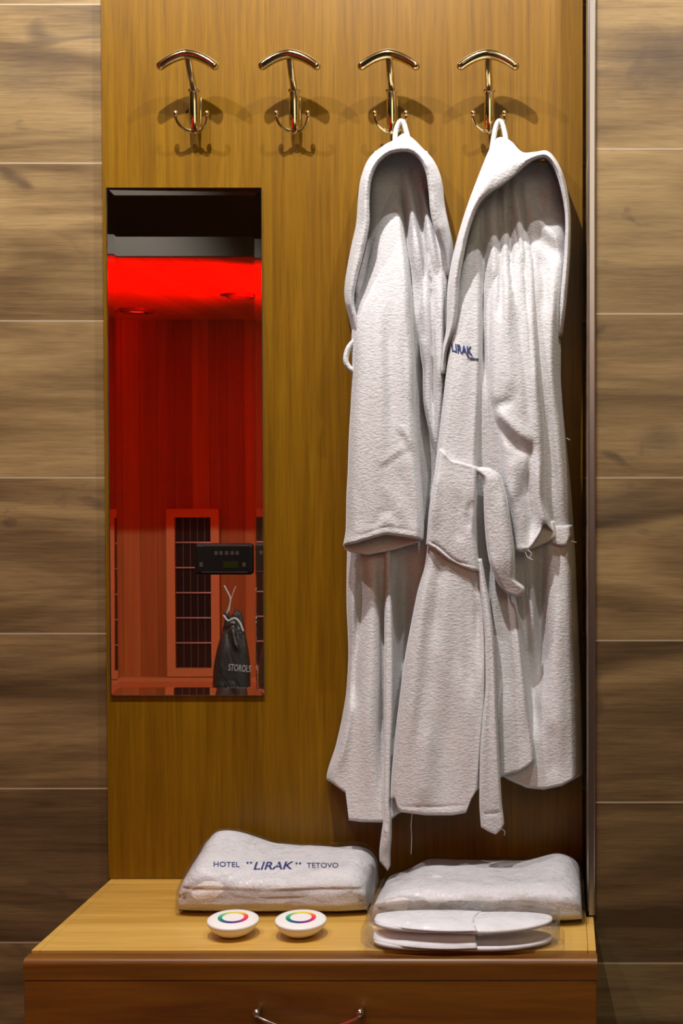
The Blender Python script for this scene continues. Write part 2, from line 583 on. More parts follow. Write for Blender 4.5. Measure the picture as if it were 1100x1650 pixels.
def mat_terry(name, col=(0.645, 0.64, 0.65), sx=150, sz=300, bstr=0.9, bd=0.0024):
    t = NT(name)
    n1 = t.noise(t.coords((sx, sx, sz)), 1.0, 3, 0.65, 0.4)
    n2 = t.noise(t.coords((60, 60, 95)), 1.0, 3, 0.6, 0.3)
    n3 = t.noise(t.coords((9, 9, 7)), 1.0, 3, 0.5)
    hgt = t.math('ADD', t.math('MULTIPLY', n1, 0.85), t.math('MULTIPLY', n2, 0.18))
    shade = t.ramp(n1, [(0.32, (0.84, 0.835, 0.83)), (0.56, (1, 1, 1))])
    c = t.mix(1.0, (col[0], col[1], col[2]), shade, 'MULTIPLY')
    c = t.mix(t.math('MULTIPLY', n3, 0.12), c, (0.72, 0.68, 0.69))
    b = t.bsdf(c, 0.95, bump=hgt, bstr=bstr, bdist=bd, spec=0.1)
    b.inputs['Sheen Weight'].default_value = 0.35
    b.inputs['Sheen Roughness'].default_value = 0.5
    return t.m


def mat_plain(name, col, rough=0.5, metal=0.0, spec=0.5, noise=0.0, scale=60):
    t = NT(name)
    n = t.noise(t.coords((scale, scale, scale)), 1.0, 3)
    c = t.mix(t.math('MULTIPLY', n, max(noise, 0.04)), col, (col[0] * 0.6, col[1] * 0.6, col[2] * 0.6))
    t.bsdf(c, rough, metal, bump=n, bstr=0.05 + noise * 0.3, bdist=0.0006, spec=spec)
    return t.m


def mat_film(name, rough=0.06, tint=(0.97, 0.97, 0.98), base=0.015, amp=0.42, bump=1.0, sc=34):
    """thin clear plastic film"""
    t = NT(name)
    n = t.noise(t.coords((sc, sc, sc * 1.4)), 1.0, 4, 0.6, 1.4)
    bp = t.n('ShaderNodeBump'); bp.inputs['Strength'].default_value = bump; bp.inputs['Distance'].default_value = 0.006
    t.l(n, bp.inputs['Height'])
    lw = t.n('ShaderNodeLayerWeight'); lw.inputs['Blend'].default_value = 0.35; t.l(bp.outputs[0], lw.inputs['Normal'])
    gl = t.n('ShaderNodeBsdfGlossy'); gl.inputs['Roughness'].default_value = rough; gl.inputs['Color'].default_value = (1, 1, 1, 1); t.l(bp.outputs[0], gl.inputs['Normal'])
    tr = t.n('ShaderNodeBsdfTransparent'); tr.inputs[0].default_value = (*tint, 1)
    mx = t.n('ShaderNodeMixShader')
    t.l(t.math('ADD', t.math('MULTIPLY', lw.outputs['Fresnel'], amp), base), mx.inputs[0]); t.l(tr.outputs[0], mx.inputs[1]); t.l(gl.outputs[0], mx.inputs[2])
    t.l(mx.outputs[0], t.out.inputs[0])
    return t.m


def mat_emit(name, col, strength):
    t = NT(name)
    e = t.n('ShaderNodeEmission'); e.inputs[0].default_value = (*col, 1); e.inputs[1].default_value = strength
    t.l(e.outputs[0], t.out.inputs[0]); return t.m


def mat_cedar(name, lo, hi, plank=0.095, axis=0):
    t = NT(name)
    tc = t.n('ShaderNodeTexCoord'); sp = t.n('ShaderNodeSeparateXYZ'); t.l(tc.outputs['Object'], sp.inputs[0])
    q = t.math('DIVIDE', sp.outputs[axis], plank); r = t.math('FLOOR', q); fr = t.math('SUBTRACT', q, r)
    wn = t.n('ShaderNodeTexWhiteNoise', _noise_dimensions='1D'); t.l(r, wn.inputs['W'])
    g = t.noise(t.coords((26, 26, 0.9)), 1.0, 4, 0.6, 0.4)
    fac = t.math('ADD', t.math('MULTIPLY', g, 0.6), t.math('MULTIPLY', wn.outputs[0], 0.45))
    c = t.ramp(fac, [(0.25, lo), (0.8, hi)])
    jm = t.math('LESS_THAN', fr, 0.03)
    c = t.mix(t.math('MULTIPLY', jm, 0.6), c, (lo[0] * 0.3, lo[1] * 0.3, lo[2] * 0.3))
    t.bsdf(c, 0.5, spec=0.3)
    return t.m


M_PANEL = mat_oak_panel()
M_LID = mat_bench('bench_lid_wood')
M_FRONT = mat_bench_front()
M_TERRY = mat_terry('terry_robe')
M_LINING = mat_terry('terry_lining', col=(0.70, 0.68, 0.65), bstr=0.35, bd=0.002)
M_BELT = mat_terry('terry_belt', sx=190, sz=260, bstr=0.8, bd=0.003)
M_TOWEL = mat_terry('terry_towel', col=(0.80, 0.785, 0.795), sx=260, sz=300, bstr=0.5, bd=0.003)
M_NAVY = mat_plain('navy_thread', (0.02, 0.035, 0.16), 0.7)
M_BRASS = mat_plain('polished_brass', (0.80, 0.65, 0.34), 0.12, 1.0)
M_STEEL = mat_plain('brushed_steel', (0.46, 0.43, 0.42), 0.32, 1.0)
M_CHROME = mat_plain('chrome', (0.85, 0.83, 0.8), 0.10, 1.0)
M_FILM = mat_film('clear_film')
M_PLASTIC = mat_plain('white_plastic', (0.88, 0.86, 0.84), 0.35)
M_FOAM = mat_plain('white_foam_fabric', (0.84, 0.83, 0.85), 0.8, noise=0.1, scale=300)
M_DARK = mat_plain('dark_gap', (0.012, 0.010, 0.008), 0.8)
M_BLACK = mat_plain('black_plastic', (0.010, 0.006, 0.005), 0.5, spec=0.25)
M_THREAD = mat_plain('cotton_thread', (0.8, 0.78, 0.74), 0.9)

# ------------------------------------------------------------------ the setting
BENCH_Z = 0.447
PX0, PX1 = -0.789, 0.041      # oak panel
ZJ = float(P(900, 770, 0.02)[2])


def struct(name, lo, hi, mat):
    return tag(MB().box(lo, hi).build(name, mat, None, smooth=False), kind='structure')


WY = 0.02                      # tiled wall left of the panel
RY = -0.195                    # face of the projecting wall on the right
struct('wall_back', (-2.95, WY, 0), (0.047, WY + 0.12, 2.8), mat_tiles('plank_tiles', 1.150, 0.2742, 3, [(-6, .36), (-4, .40), (-3, .24), (-2, .40), (-1, .44), (0, .46), (1, .50), (2, .46), (3, .5)], [(-1.03, 1.585, 0.035, 0.5), (-0.93, 1.86, 0.06, 0.55)]))
struct('wall_right', (0.047, RY, 0), (1.9, WY + 0.12, 2.8), mat_tiles('plank_tiles_column', 1.150, 0.2600, 11, [(-6, .34), (-4, .36), (-3, .25), (-2, .32), (-1, .44), (0, .56), (1, .50), (2, .64), (3, .5)], [(0.172, 1.815, 0.075, 0.8), (0.163, 1.21, 0.03, 0.6), (0.10, 1.10, 0.05, 0.4)]))
M_ROOM = mat_plain('painted_wall', (0.16, 0.13, 0.10), 0.8)
M_SHADE = mat_plain('dark_wall', (0.30, 0.19, 0.12), 0.8)
struct('wall_left', (-3.05, -5.4, 0), (-2.95, WY, 2.8), M_ROOM)
struct('wall_side', (1.8, -5.4, 0), (1.9, RY, 2.8), M_ROOM)
struct('wall_front', (-3.05, -5.5, 0), (1.9, -5.4, 2.8), M_SHADE)
struct('floor', (-3.05, -5.5, -0.1), (1.9, WY + 0.12, 0), mat_plain('floor_tile', (0.06, 0.042, 0.03), 0.35))
struct('ceiling', (-3.05, -5.5, 2.8), (1.9, WY + 0.12, 2.9), mat_plain('ceiling_paint', (0.40, 0.37, 0.33), 0.8))
# metal corner profile of the projecting wall: front face and return
tr = MB()
x0 = 0.0462
tr.box((x0, RY - 0.003, BENCH_Z + 0.002), (x0 + 0.0120, RY - 0.0002, 2.8))
tr.box((x0, RY - 0.003, BENCH_Z + 0.002), (x0 + 0.0021, RY + 0.03, 2.8))
tr.tube([(x0 + 0.0012, RY - 0.003, BENCH_Z + 0.01), (x0 + 0.0012, RY - 0.003, 2.79)], 0.0012, 8)
tr.tube([(x0 + 0.0112, RY - 0.003, BENCH_Z + 0.01), (x0 + 0.0112, RY - 0.003, 2.79)], 0.0012, 8)
tag(tr.build('trim_1', M_STEEL, None, smooth=False), kind='structure')

pn = MB().box((PX0, 0.0, BENCH_Z + 0.001), (PX1, 0.0195, 2.78)).build('oak_panel', M_PANEL, None, smooth=False)
tag(pn, 'tall golden oak wall panel behind the hooks, mirror and hanging robes', 'panel')

# ------------------------------------------------------------------ bevelled mirror
def build_mirror():
    a = PW(170.5, 302, -0.006); b = PW(427.0, 1121, -0.006)
    x0, x1, z1, z0 = a.x, b.x - 0.002, a.z, b.z
    yb, yf, ye = -0.0006, -0.0060, -0.00523
    bw = 0.0135
    # closed glass slab with a ground bevel; its back face is silvered
    v = [(x0, yb, z0), (x1, yb, z0), (x1, yb, z1), (x0, yb, z1),
         (x0, ye, z0), (x1, ye, z0), (x1, ye, z1), (x0, ye, z1),
         (x0 + bw, yf, z0 + bw), (x1 - bw, yf, z0 + bw), (x1 - bw, yf, z1 - bw), (x0 + bw, yf, z1 - bw)]
    f = [(0, 3, 2, 1), (0, 1, 5, 4), (1, 2, 6, 5), (2, 3, 7, 6), (3, 0, 4, 7),
         (4, 5, 9, 8), (5, 6, 10, 9), (6, 7, 11, 10), (7, 4, 8, 11), (8, 9, 10, 11)]
    t = NT('mirror_glass'); g = t.n('ShaderNodeBsdfGlass'); g.inputs['IOR'].default_value = 1.5; g.inputs['Roughness'].default_value = 0.0
    g.inputs['Color'].default_value = (0.98, 0.99, 0.98, 1); t.l(g.outputs[0], t.out.inputs[0])
    s = NT('mirror_silver'); gl = s.n('ShaderNodeBsdfGlossy'); gl.inputs['Roughness'].default_value = 0.0; gl.inputs['Color'].default_value = (0.9, 0.9, 0.9, 1)
    s.l(gl.outputs[0], s.out.inputs[0])
    o = mk('mirror', v, f, t.m, None, smooth=False)
    o.data.materials.append(s.m)
    o.data.materials.append(mat_plain('ground_edge', (0.10, 0.11, 0.10), 0.7))
    for p in o.data.polygons:
        if abs(p.center.y - yb) < 1e-6: p.material_index = 1
        elif abs(p.normal.y) < 1e-3: p.material_index = 2
    return tag(o, 'narrow frameless mirror on the oak panel reflecting a red-lit sauna', 'mirror')


build_mirror()

# ------------------------------------------------------------------ storage bench
bench = empty('storage_bench', (-0.36, -0.18, 0), 'wooden storage bench with a golden lid, standing under the robes', 'bench')
BX0, BX1, BXN = -0.785, 0.0555, 0.0435
LF = -0.349
HT = BENCH_Z


def poly_slab(pts, z0, z1):
    n = len(pts)
    v = [(x, y, z0) for x, y in pts] + [(x, y, z1) for x, y in pts]
    f = [tuple(range(n))[::-1], tuple(range(n, 2 * n))] + [(i, (i + 1) % n, n + (i + 1) % n, n + i) for i in range(n)]
    return MB().add(v, f)


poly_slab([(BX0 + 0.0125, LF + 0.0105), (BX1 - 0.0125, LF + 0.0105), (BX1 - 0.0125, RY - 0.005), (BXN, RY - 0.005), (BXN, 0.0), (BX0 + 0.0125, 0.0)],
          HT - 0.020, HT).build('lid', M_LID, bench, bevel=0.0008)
M_EDGE = mat_bench_front()
eb = MB().box((BX0, LF, HT - 0.0205), (BX0 + 0.012, 0.0, HT + 0.0001))
eb.build('lid_edge_strip', M_LID, bench, bevel=0.001)
MB().box((BX1 - 0.012, LF, HT - 0.0205), (BX1, RY - 0.005, HT + 0.0001)).build('lid_edge_strip', M_LID, bench, bevel=0.001)
MB().box((BX0 + 0.0125, LF, HT - 0.0205), (BX1 - 0.0125, LF + 0.010, HT + 0.0001)).build('lid_edge_strip', M_LID, bench, bevel=0.001)
# front board under the lid with a rounded lip
FY = -0.378
lip = []
prof = [(LF - 0.0035, HT - 0.030), (LF - 0.0035, HT - 0.0035)] + [(FY + 0.009 - 0.009 * math.sin(a), HT - 0.0125 + 0.009 * math.cos(a)) for a in np.linspace(0, math.pi / 2, 7)] + [(FY, HT - 0.034), (LF - 0.0035, HT - 0.034)]
m = len(prof)
v = [(BX0 - 0.001, y, z) for y, z in prof] + [(BX1 + 0.001, y, z) for y, z in prof]
f = [tuple(range(m)), tuple(range(m, 2 * m))[::-1]] + [(i, m + i, m + (i + 1) % m, (i + 1) % m) for i in range(m)]
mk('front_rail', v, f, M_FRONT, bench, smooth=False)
bd = MB()
bd.box((BX0 + 0.001, LF - 0.002, 0.06), (BX0 + 0.020, -0.001, HT - 0.021))
bd.box((BX1 - 0.020, LF - 0.002, 0.06), (BX1 - 0.001, RY - 0.006, HT - 0.021))
bd.box((BX0 + 0.020, -0.02, 0.06), (BXN, -0.001, HT - 0.021))
bd.box((BX0 + 0.020, LF - 0.002, 0.06), (BX1 - 0.020, RY - 0.01, 0.08))
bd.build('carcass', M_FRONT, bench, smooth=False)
MB().box((BX0 + 0.03, -0.30, 0.0), (BXN - 0.03, -0.05, 0.06)).build('plinth', M_DARK, bench, smooth=False)
zr = HT - 0.034
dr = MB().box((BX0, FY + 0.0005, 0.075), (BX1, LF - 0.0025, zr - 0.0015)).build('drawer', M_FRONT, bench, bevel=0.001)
hb = MB()
hz = float(P(413, 1631, FY - 0.016)[2])
hx = [float(P(q, 1631, FY - 0.016)[0]) for q in (413.5, 580)]
for q in hx:
    hb.tube([(q, FY, hz), (q, FY - 0.018, hz)], 0.0045, 14)
    hb.lathe([(0.0, -0.024), (0.004, -0.0235), (0.0062, -0.020), (0.006, -0.016), (0.004, -0.013), (0.0, -0.0125)], (q, FY, hz), 16, 'y')
pth = [(hx[0] + (hx[1] - hx[0]) * s, FY - 0.019 - 0.004 * math.sin(math.pi * s), hz - 0.004 - 0.021 * math.sin(math.pi * s) ** 0.85) for s in np.linspace(0.0, 1, 28)]
hb.tube(pth, [0.0018 + 0.0016 * math.sin(math.pi * s) for s in np.linspace(0, 1, 28)], 12)
hd = hb.build('handle', M_CHROME, dr)
tag(hd, 'chrome bow handle')

# ------------------------------------------------------------------ coat hooks
def build_hook(px):
    """local frame: x across, y = 0 on the panel, z = 0 at stem foot"""
    foot = PW(px, 208, -0.022)
    root = empty('coat_hook', (foot.x, 0, foot.z), '', 'hook', 'brass coat hooks in a row')
    s = 2.3 / FPX

    def part(name, mb):
        o = mk(name, mb.v, mb.f, M_BRASS, None); o.parent = root; return o
    zt = 60 * s
    mb = MB()
    mb.box((-0.0085, -0.006, 0.004), (0.0085, -0.0003, zt - 0.006))
    o = part('backplate', mb)
    b = o.modifiers.new('bevel', 'BEVEL'); b.width = 0.002; b.segments = 2
    mb = MB().tube([(0, -0.019, -0.001), (0, -0.020, 0.012), (0, -0.021, zt * 0.5), (0, -0.022, zt - 0.004)], [0.0082, 0.0094, 0.0094, 0.0082], 20)
    mb.tube([(0, -0.0062, 0.018), (0, -0.02, 0.018)], 0.005, 12)
    mb.tube([(0, -0.0062, zt - 0.016), (0, -0.02, zt - 0.016)], 0.005, 12)
    part('stem', mb)
    mb = MB().tube(spline([(0, -0.0215, zt - 0.006), (0, -0.030, zt + 0.010), (0, -0.044, zt + 0.024), (0, -0.056, zt + 0.040), (0, -0.060, zt + 0.047)], 16), [0.0072] + [0.0062] * 14 + [0.0060], 18)
    mb.tube([(-0.0065, -0.0215, zt + 0.001), (0.0065, -0.0215, zt + 0.001)], 0.004, 12)
    part('neck', mb)
    zc = zt + 0.050
    arc = []
    for k in np.linspace(-1, 1, 33):
        arc.append((k * 0.0455, -0.061, zc - 0.0195 * abs(k) ** 1.75))
    mb = MB().tube(arc, [0.0074 + 0.0012 * (1 - abs(k)) for k in np.linspace(-1, 1, 33)], 20, flat=(1, 1.15, 1.0))
    part('crossbar', mb)
    for sg in (-1, 1):
        pp = spline([(0, -0.019, -0.002), (sg * 0.010, -0.024, -0.0035), (sg * 0.021, -0.034, 0.003), (sg * 0.0265, -0.040, 0.014), (sg * 0.0265, -0.041, 0.021)], 18)
        mb = MB().tube(pp, [0.0036] * 6 + [0.0027] * 12, 12)
        mb.tube([(sg * 0.0265, -0.041, 0.021), (sg * 0.0265, -0.041, 0.0225)], 0.0042, 14)
        part('prong', mb)
    return root


hk = build_hook(313)
hk['label'] = 'empty brass hook above the mirror, farthest from the robes'
base_x = hk.location.x
for px, lab in ((474, 'empty brass hook between the bare end hook and the hook of the mirror-side robe'),
                (631, 'brass hook carrying the robe that hangs nearer the mirror'),
                (788, 'brass hook carrying the robe with blue lettering')):
    dup(hk, (float(P(px, 208, -0.022)[0]) - base_x, 0, 0), lab, 'brass coat hooks in a row')


# ------------------------------------------------------------------ bathrobe beside the mirror
def robe_a():
    r = empty('bathrobe', PW(640, 700, -0.02), 'white hooded terry bathrobe nearer the mirror, sleeve hanging in front', 'bathrobe', 'white hooded bathrobes')
    drape('body', r, M_TERRY,
          [(243, 604, 688), (270, 594, 699), (300, 590, 705), (350, 584, 716), (400, 577, 724), (450, 569, 727), (500, 570, 727), (600, 576, 726), (700, 572, 722), (800, 564, 715),
           (890, 559, 700), (960, 558, 690), (1050, 561, 685), (1110, 558, 680), (1150, 552, 676), (1200, 541, 672), (1256, 526, 668), (1330, 526, 666)],
          [(243, 0.022), (300, 0.034), (350, 0.044), (400, 0.052), (500, 0.052), (600, 0.040), (760, 0.036), (880, 0.046), (1000, 0.056), (1200, 0.082), (1330, 0.100)],
          [(0, 243), (1, 243)],
          [(0, 1256), (0.06, 1262), (0.225, 1279), (0.245, 1322), (0.4, 1325), (0.7, 1326), (0.82, 1312), (1, 1300)],
          folds=[('g', -22, 8, [(640, 256), (645, 320), (652, 370), (660, 440), (664, 520)]),
                 ('g', 15, 9, [(654, 262), (664, 340), (672, 400), (680, 470)]),
                 ('g', -22, 6, [(662, 258), (672, 320), (679, 370), (688, 440), (695, 520)]),
                 ('g', 13, 8, [(673, 268), (687, 340), (698, 400), (708, 470)]),
                 ('g', -18, 7, [(678, 272), (694, 330), (703, 370), (712, 430)]),
                 ('g', -24, 14, [(592, 290), (588, 330), (590, 400), (583, 460), (574, 510)]),
                 ('g', -24, 9, [(676, 500), (680, 590), (686, 680), (693, 770), (690, 860)]),
                 # skirt
                 ('g', 12, 11, [(566, 870), (568, 960), (566, 1080), (552, 1200), (540, 1260)]),
                 ('g', -22, 7, [(584, 850), (580, 960), (573, 1050), (570, 1110), (566, 1150)]),
                 ('g', 16, 14, [(599, 860), (600, 940), (597, 1060), (592, 1180), (595, 1320)]),
                 ('g', -26, 6, [(612, 870), (616, 1000), (618, 1100), (615, 1180), (614, 1320)]),
                 ('g', 10, 8, [(632, 900), (632, 1000), (630, 1100), (626, 1200)]),
                 ('g', -46, 15, [(652, 840), (651, 960), (648, 1060), (640, 1160), (634, 1260)]),
                 ],
          db=0.008, edge=(16, 14), seed=11)
    # the sleeve that hangs in front: it starts as the bright fold under the hood
    sl = drape('sleeve', r, M_TERRY,
               [(288, 630, 640), (310, 622, 645), (340, 612, 649), (380, 602, 653), (430, 592, 660), (470, 580, 663), (500, 570, 664), (550, 566, 667), (600, 567, 669), (650, 565, 669),
                (700, 562, 673), (760, 560, 678), (800, 558, 681), (850, 557, 683), (882, 552, 681)],
               [(288, 0.030), (330, 0.050), (380, 0.070), (440, 0.088), (520, 0.104), (640, 0.116), (882, 0.122)],
               [(0, 288), (1, 288)],
               [(0, 880), (0.15, 876), (0.35, 868), (0.52, 862), (0.75, 866), (1, 871)],
               folds=[('g', -5, 9, [(622, 480), (626, 560), (630, 640), (632, 720)]),
                      ('g', 4, 12, [(610, 440), (612, 560), (612, 700), (610, 800)]),
                      ('g', -4, 7, [(650, 500), (654, 600), (660, 700)]),
                      ('g', -2.2, 9, [(596, 856), (612, 838), (624, 812)]),
                      ('g', 2.5, 8, [(586, 866), (608, 852), (622, 836), (634, 850), (648, 866)]),
                      ('g', -2.5, 9, [(634, 740), (650, 780), (662, 826), (668, 860)]),
                      ('g', 2, 9, [(610, 770), (634, 806), (656, 846)]),
                      ('g', -2, 8, [(572, 760), (582, 820), (580, 860)]),
                      ('g', -2.2, 6, [(636, 690), (652, 716), (664, 750)]), ('g', 2, 6, [(640, 680), (656, 702), (672, 732)]),
                      ('g', -1.3, 6, [(606, 762), (632, 744), (662, 724)]), ('g', 1.3, 6, [(606, 752), (630, 734), (660, 714)]),
                      ('v', -2.5, 2, [(553, 868), (590, 860), (620, 850), (650, 853), (683, 859)]),
                      ('v', 5, 5, [(640, 300), (646, 380), (656, 460), (662, 520)])],
               db=[(288, 0.02), (400, 0.03), (600, 0.062), (882, 0.070)], edge=(26, 15), vedge=(3, 4), seed=23, wr=(2.4, 1.3))
    cl = drape('cuff_lining', r, M_LINING,
               [(850, 558, 681), (880, 554, 681), (896, 556, 679)],
               [(850, 0.072), (896, 0.078)], [(0, 850), (1, 850)],
               [(0, 884), (0.08, 890), (0.3, 894), (0.6, 887), (0.85, 878), (1, 872)], db=0.066, edge=(8, 8), seed=5, wr=(0.6, 0.3))
    # front edge of the robe on the far side of the sleeve
    drape('front_panel', r, M_TERRY,
          [(372, 694, 713), (420, 684, 719), (470, 676, 719), (520, 672, 718), (570, 677, 717), (600, 681, 717), (640, 681, 716), (680, 688, 715), (720, 698, 714), (750, 705, 712)],
          [(372, 0.042), (420, 0.056), (500, 0.059), (650, 0.055), (750, 0.046)],
          [(0, 372), (1, 372)], [(0, 750), (1, 750)],
          folds=[('v', -24, 3, [(688, 390), (696, 480), (697, 560), (697, 640), (700, 720)]),
                 ('g', 5, 8, [(684, 450), (686, 520), (688, 600)]), ('g', 6, 7, [(709, 440), (711, 540), (710, 640)]),
                 ('g', -6, 5, [(674, 500), (678, 530), (680, 555)])],
          db=0.034, edge=(9, 12), seed=31, vedge=(14, 10))
    hood_loft('hood', r, M_TERRY,
              [(571, 548, .045), (564, 515, .055), (557, 486, .06), (557, 455, .066), (566, 402, .072), (575, 360, .076), (578, 320, .078), (583, 285, .078), (596, 255, .074), (618, 236, .066), (636, 226, .054), (650, 216, .046),
               (664, 224, .054), (680, 240, .066), (698, 260, .074), (710, 290, .078), (715, 330, .076), (722, 365, .072), (728, 395, .05), (729, 440, .036)],
              [(577, 548, .080), (573, 516, .092), (567, 486, .100), (571, 455, .104), (584, 402, .108), (592, 360, .112), (592, 325, .114), (595, 290, .116), (607, 262, .118), (625, 246, .118), (640, 242, .118), (650, 241, .118),
               (663, 243, .118), (677, 254, .116), (688, 276, .114), (693, 305, .110), (696, 340, .104), (703, 372, .096), (712, 402, .072), (720, 444, .05)],
              centre=(645, 380), seed=41)
    lp = MB()
    lp.tube([PW(q[0], q[1], q[2]) for q in spline([(636, 232, -.044), (637, 214, -.042), (641, 201, -.041), (646, 195, -.041), (651, 200, -.041), (655, 214, -.042), (660, 231, -.044)], 26)], 0.0042, 10, flat=(1, 1.5, 1))
    lp.build('hanging_loop', M_LINING, r)
    bl = MB()
    bl.tube([PW(q[0], q[1], q[2]) for q in spline([(572, 548, -.07), (561, 562, -.074), (557, 580, -.076), (562, 592, -.074), (574, 600, -.07)], 20)], 0.0048, 10, flat=(1, 2.0, 1))
    bl.build('belt_loop', M_TERRY, r)
    # narrow belt hanging behind the sleeve and down over the bench
    drape('belt', r, M_BELT,
          [(872, 619, 630), (960, 619, 632), (1050, 619, 633), (1150, 619, 632), (1220, 618, 629), (1290, 617, 628), (1320, 617, 631), (1345, 614, 631), (1375, 611, 629), (1404, 613, 629)],
          [(872, 0.060), (960, 0.074), (1100, 0.090), (1250, 0.106), (1330, 0.116), (1404, 0.106)], [(0, 872), (1, 872)], [(0, 1388), (0.4, 1398), (0.7, 1404), (1, 1394)],
          folds=[('g', -3, 3, [(626, 980), (626, 1100), (624, 1300)]), ('g', 3, 4, [(618, 1325), (624, 1350), (618, 1380)])],
          db=[(872, 0.045), (960, 0.05), (1100, 0.076), (1330, 0.100), (1404, 0.092)], edge=(5, 5), vedge=(6, 4), seed=51, step=1.6)
    return r


robe_a()


# ------------------------------------------------------------------ bathrobe with the lettering
def robe_b():
    r = empty('bathrobe', PW(800, 700, -0.02), 'white hooded terry bathrobe with blue lettering, pocket and belt, beside the steel trim', 'bathrobe', 'white hooded bathrobes')
    drape('body', r, M_TERRY,
          [(258, 800, 886), (290, 772, 902), (330, 757, 910), (370, 748, 914), (420, 742, 914), (480, 741, 909), (540, 740, 904), (600, 740, 903), (650, 741, 906), (700, 742, 911),
           (770, 744, 918), (850, 746, 924), (950, 748, 929), (1050, 750, 933), (1150, 755, 937), (1240, 765, 939), (1275, 775, 939)],
          [(258, 0.024), (300, 0.034), (340, 0.050), (400, 0.066), (480, 0.082), (640, 0.086), (800, 0.076), (900, 0.064), (1050, 0.074), (1275, 0.104)],
          [(0, 258), (1, 258)],
          [(0, 1236), (0.15, 1240), (0.30, 1258), (0.45, 1270), (0.62, 1273), (0.8, 1267), (1, 1249)],
          folds=[('v', -26, 3.0, [(779, 290), (779, 400), (778, 500), (779, 580), (783, 650)]),
                 ('g', 13, 9, [(790, 300), (795, 400), (796, 470)]),
                 ('g', -18, 4.5, [(803, 280), (807, 370), (809, 420)]),
                 ('v', -30, 3.2, [(821, 270), (822, 350), (822, 402), (826, 430)]),
                 ('g', 12, 7, [(829, 300), (838, 380), (842, 440)]),
                 ('v', -24, 3.5, [(836, 275), (841, 330), (848, 380), (856, 440)]),
                 ('g', 7, 10, [(846, 318), (862, 345), (884, 372), (918, 398)]),
                 ('g', -6, 10, [(850, 372), (880, 396), (918, 420)]),
                 ('g', -8, 8, [(868, 400), (876, 450), (880, 520)]),
                 ('g', -20, 15, [(905, 290), (900, 340), (890, 360)]),
                 ('g', -16, 14, [(864, 290), (868, 330), (880, 352)]),
                 ('g', 7, 9, [(890, 430), (889, 520), (888, 600), (892, 700)]),
                 ('g', -6, 6, [(878, 540), (884, 640), (888, 740), (896, 830)]),
                 ('g', 6, 10, [(902, 620), (906, 740), (912, 840)]),
                 # skirt
                 ('g', -50, 9, [(872, 840), (871, 960), (870, 1050), (867, 1140)]),
                 ('g', 16, 20, [(900, 860), (898, 1020), (898, 1150), (900, 1260)]),
                 ('g', 9, 8, [(856, 900), (855, 980), (853, 1060)]),
                 ('g', -26, 9, [(842, 870), (846, 1000), (858, 1120), (864, 1200)]),
                 ('g', -5, 10, [(888, 1160), (892, 1260)])],
          db=0.008, edge=(22, 20), seed=13)
    # upper sleeve / shoulder
    drape('sleeve', r, M_TERRY,
          [(352, 812, 838), (390, 796, 856), (430, 788, 864), (480, 785, 866), (560, 784, 870), (630, 785, 874), (665, 792, 877), (700, 799, 879), (760, 805, 880), (800, 811, 880), (840, 819, 888), (866, 823, 894), (896, 825, 894)],
          [(352, 0.052), (400, 0.074), (480, 0.094), (560, 0.104), (660, 0.112), (780, 0.108), (896, 0.108)],
          [(0, 352), (1, 352)],
          [(0, 886), (0.2, 891), (0.38, 891), (0.5, 880), (0.66, 862), (0.80, 846), (0.86, 846), (1, 864)],
          folds=[('g', -5, 6, [(830, 440), (836, 520), (846, 600), (852, 660), (857, 700)]),
                 ('g', 6, 10, [(812, 420), (816, 500), (820, 600), (826, 640)]),
                 ('g', 5, 8, [(848, 470), (856, 560), (866, 660)]),
                 ('g', -5, 5, [(808, 440), (806, 480), (800, 520)]),
                 # bent elbow: bulging fold with a shadowed hollow under it
                 ('g', -5, 8, [(788, 662), (808, 652), (832, 642)]),
                 ('g', 7, 10, [(786, 652), (812, 675), (838, 698), (864, 720)]),
                 ('g', -11, 9, [(786, 668), (808, 694), (832, 718), (860, 738)]),
                 ('g', -8, 5, [(856, 700), (854, 740), (848, 775), (838, 812)]),
                 ('g', 6, 9, [(826, 730), (828, 770), (824, 820)]),
                 ('g', -14, 8, [(850, 750), (850, 800), (856, 840), (852, 880)]),
                 ('g', 9, 7, [(868, 720), (868, 780), (874, 830), (884, 850)]),
                 ('v', -22, 3.2, [(821, 320), (822, 370), (823, 425), (830, 500)]), ('v', -11, 3.5, [(803, 360), (806, 440), (808, 540)]), ('v', -12, 3.5, [(838, 350), (846, 440), (852, 520), (860, 640)]), ('g', 5, 8, [(812, 350), (814, 430), (816, 560)]), ('v', -7, 3, [(866, 470), (872, 560), (876, 660)]),
                 ('v', 4, 3, [(826, 880), (850, 882), (866, 862), (884, 838)])],
          db=[(352, 0.03), (480, 0.05), (896, 0.064)], edge=(18, 14), vedge=(4, 4), seed=27, wr=(2.2, 1.6))
    drape('cuff_lining', r, M_LINING,
          [(838, 846, 894), (870, 850, 896), (888, 852, 892)], [(838, 0.082), (888, 0.090)], [(0, 838), (1, 838)],
          [(0, 886), (0.3, 882), (0.7, 874), (1, 866)], db=0.066, edge=(6, 6), seed=6, wr=(0.6, 0.3))
    drape('waist_band', r, M_TERRY,
          [(844, 882, 923), (880, 884, 924)], [(844, 0.073), (880, 0.076)], [(0, 846), (1, 844)], [(0, 876), (0.5, 882), (0.75, 880), (0.8, 868), (1, 866)],
          db=0.03, edge=(8, 10), vedge=(3, 3), seed=8, wr=(1, 0.6))
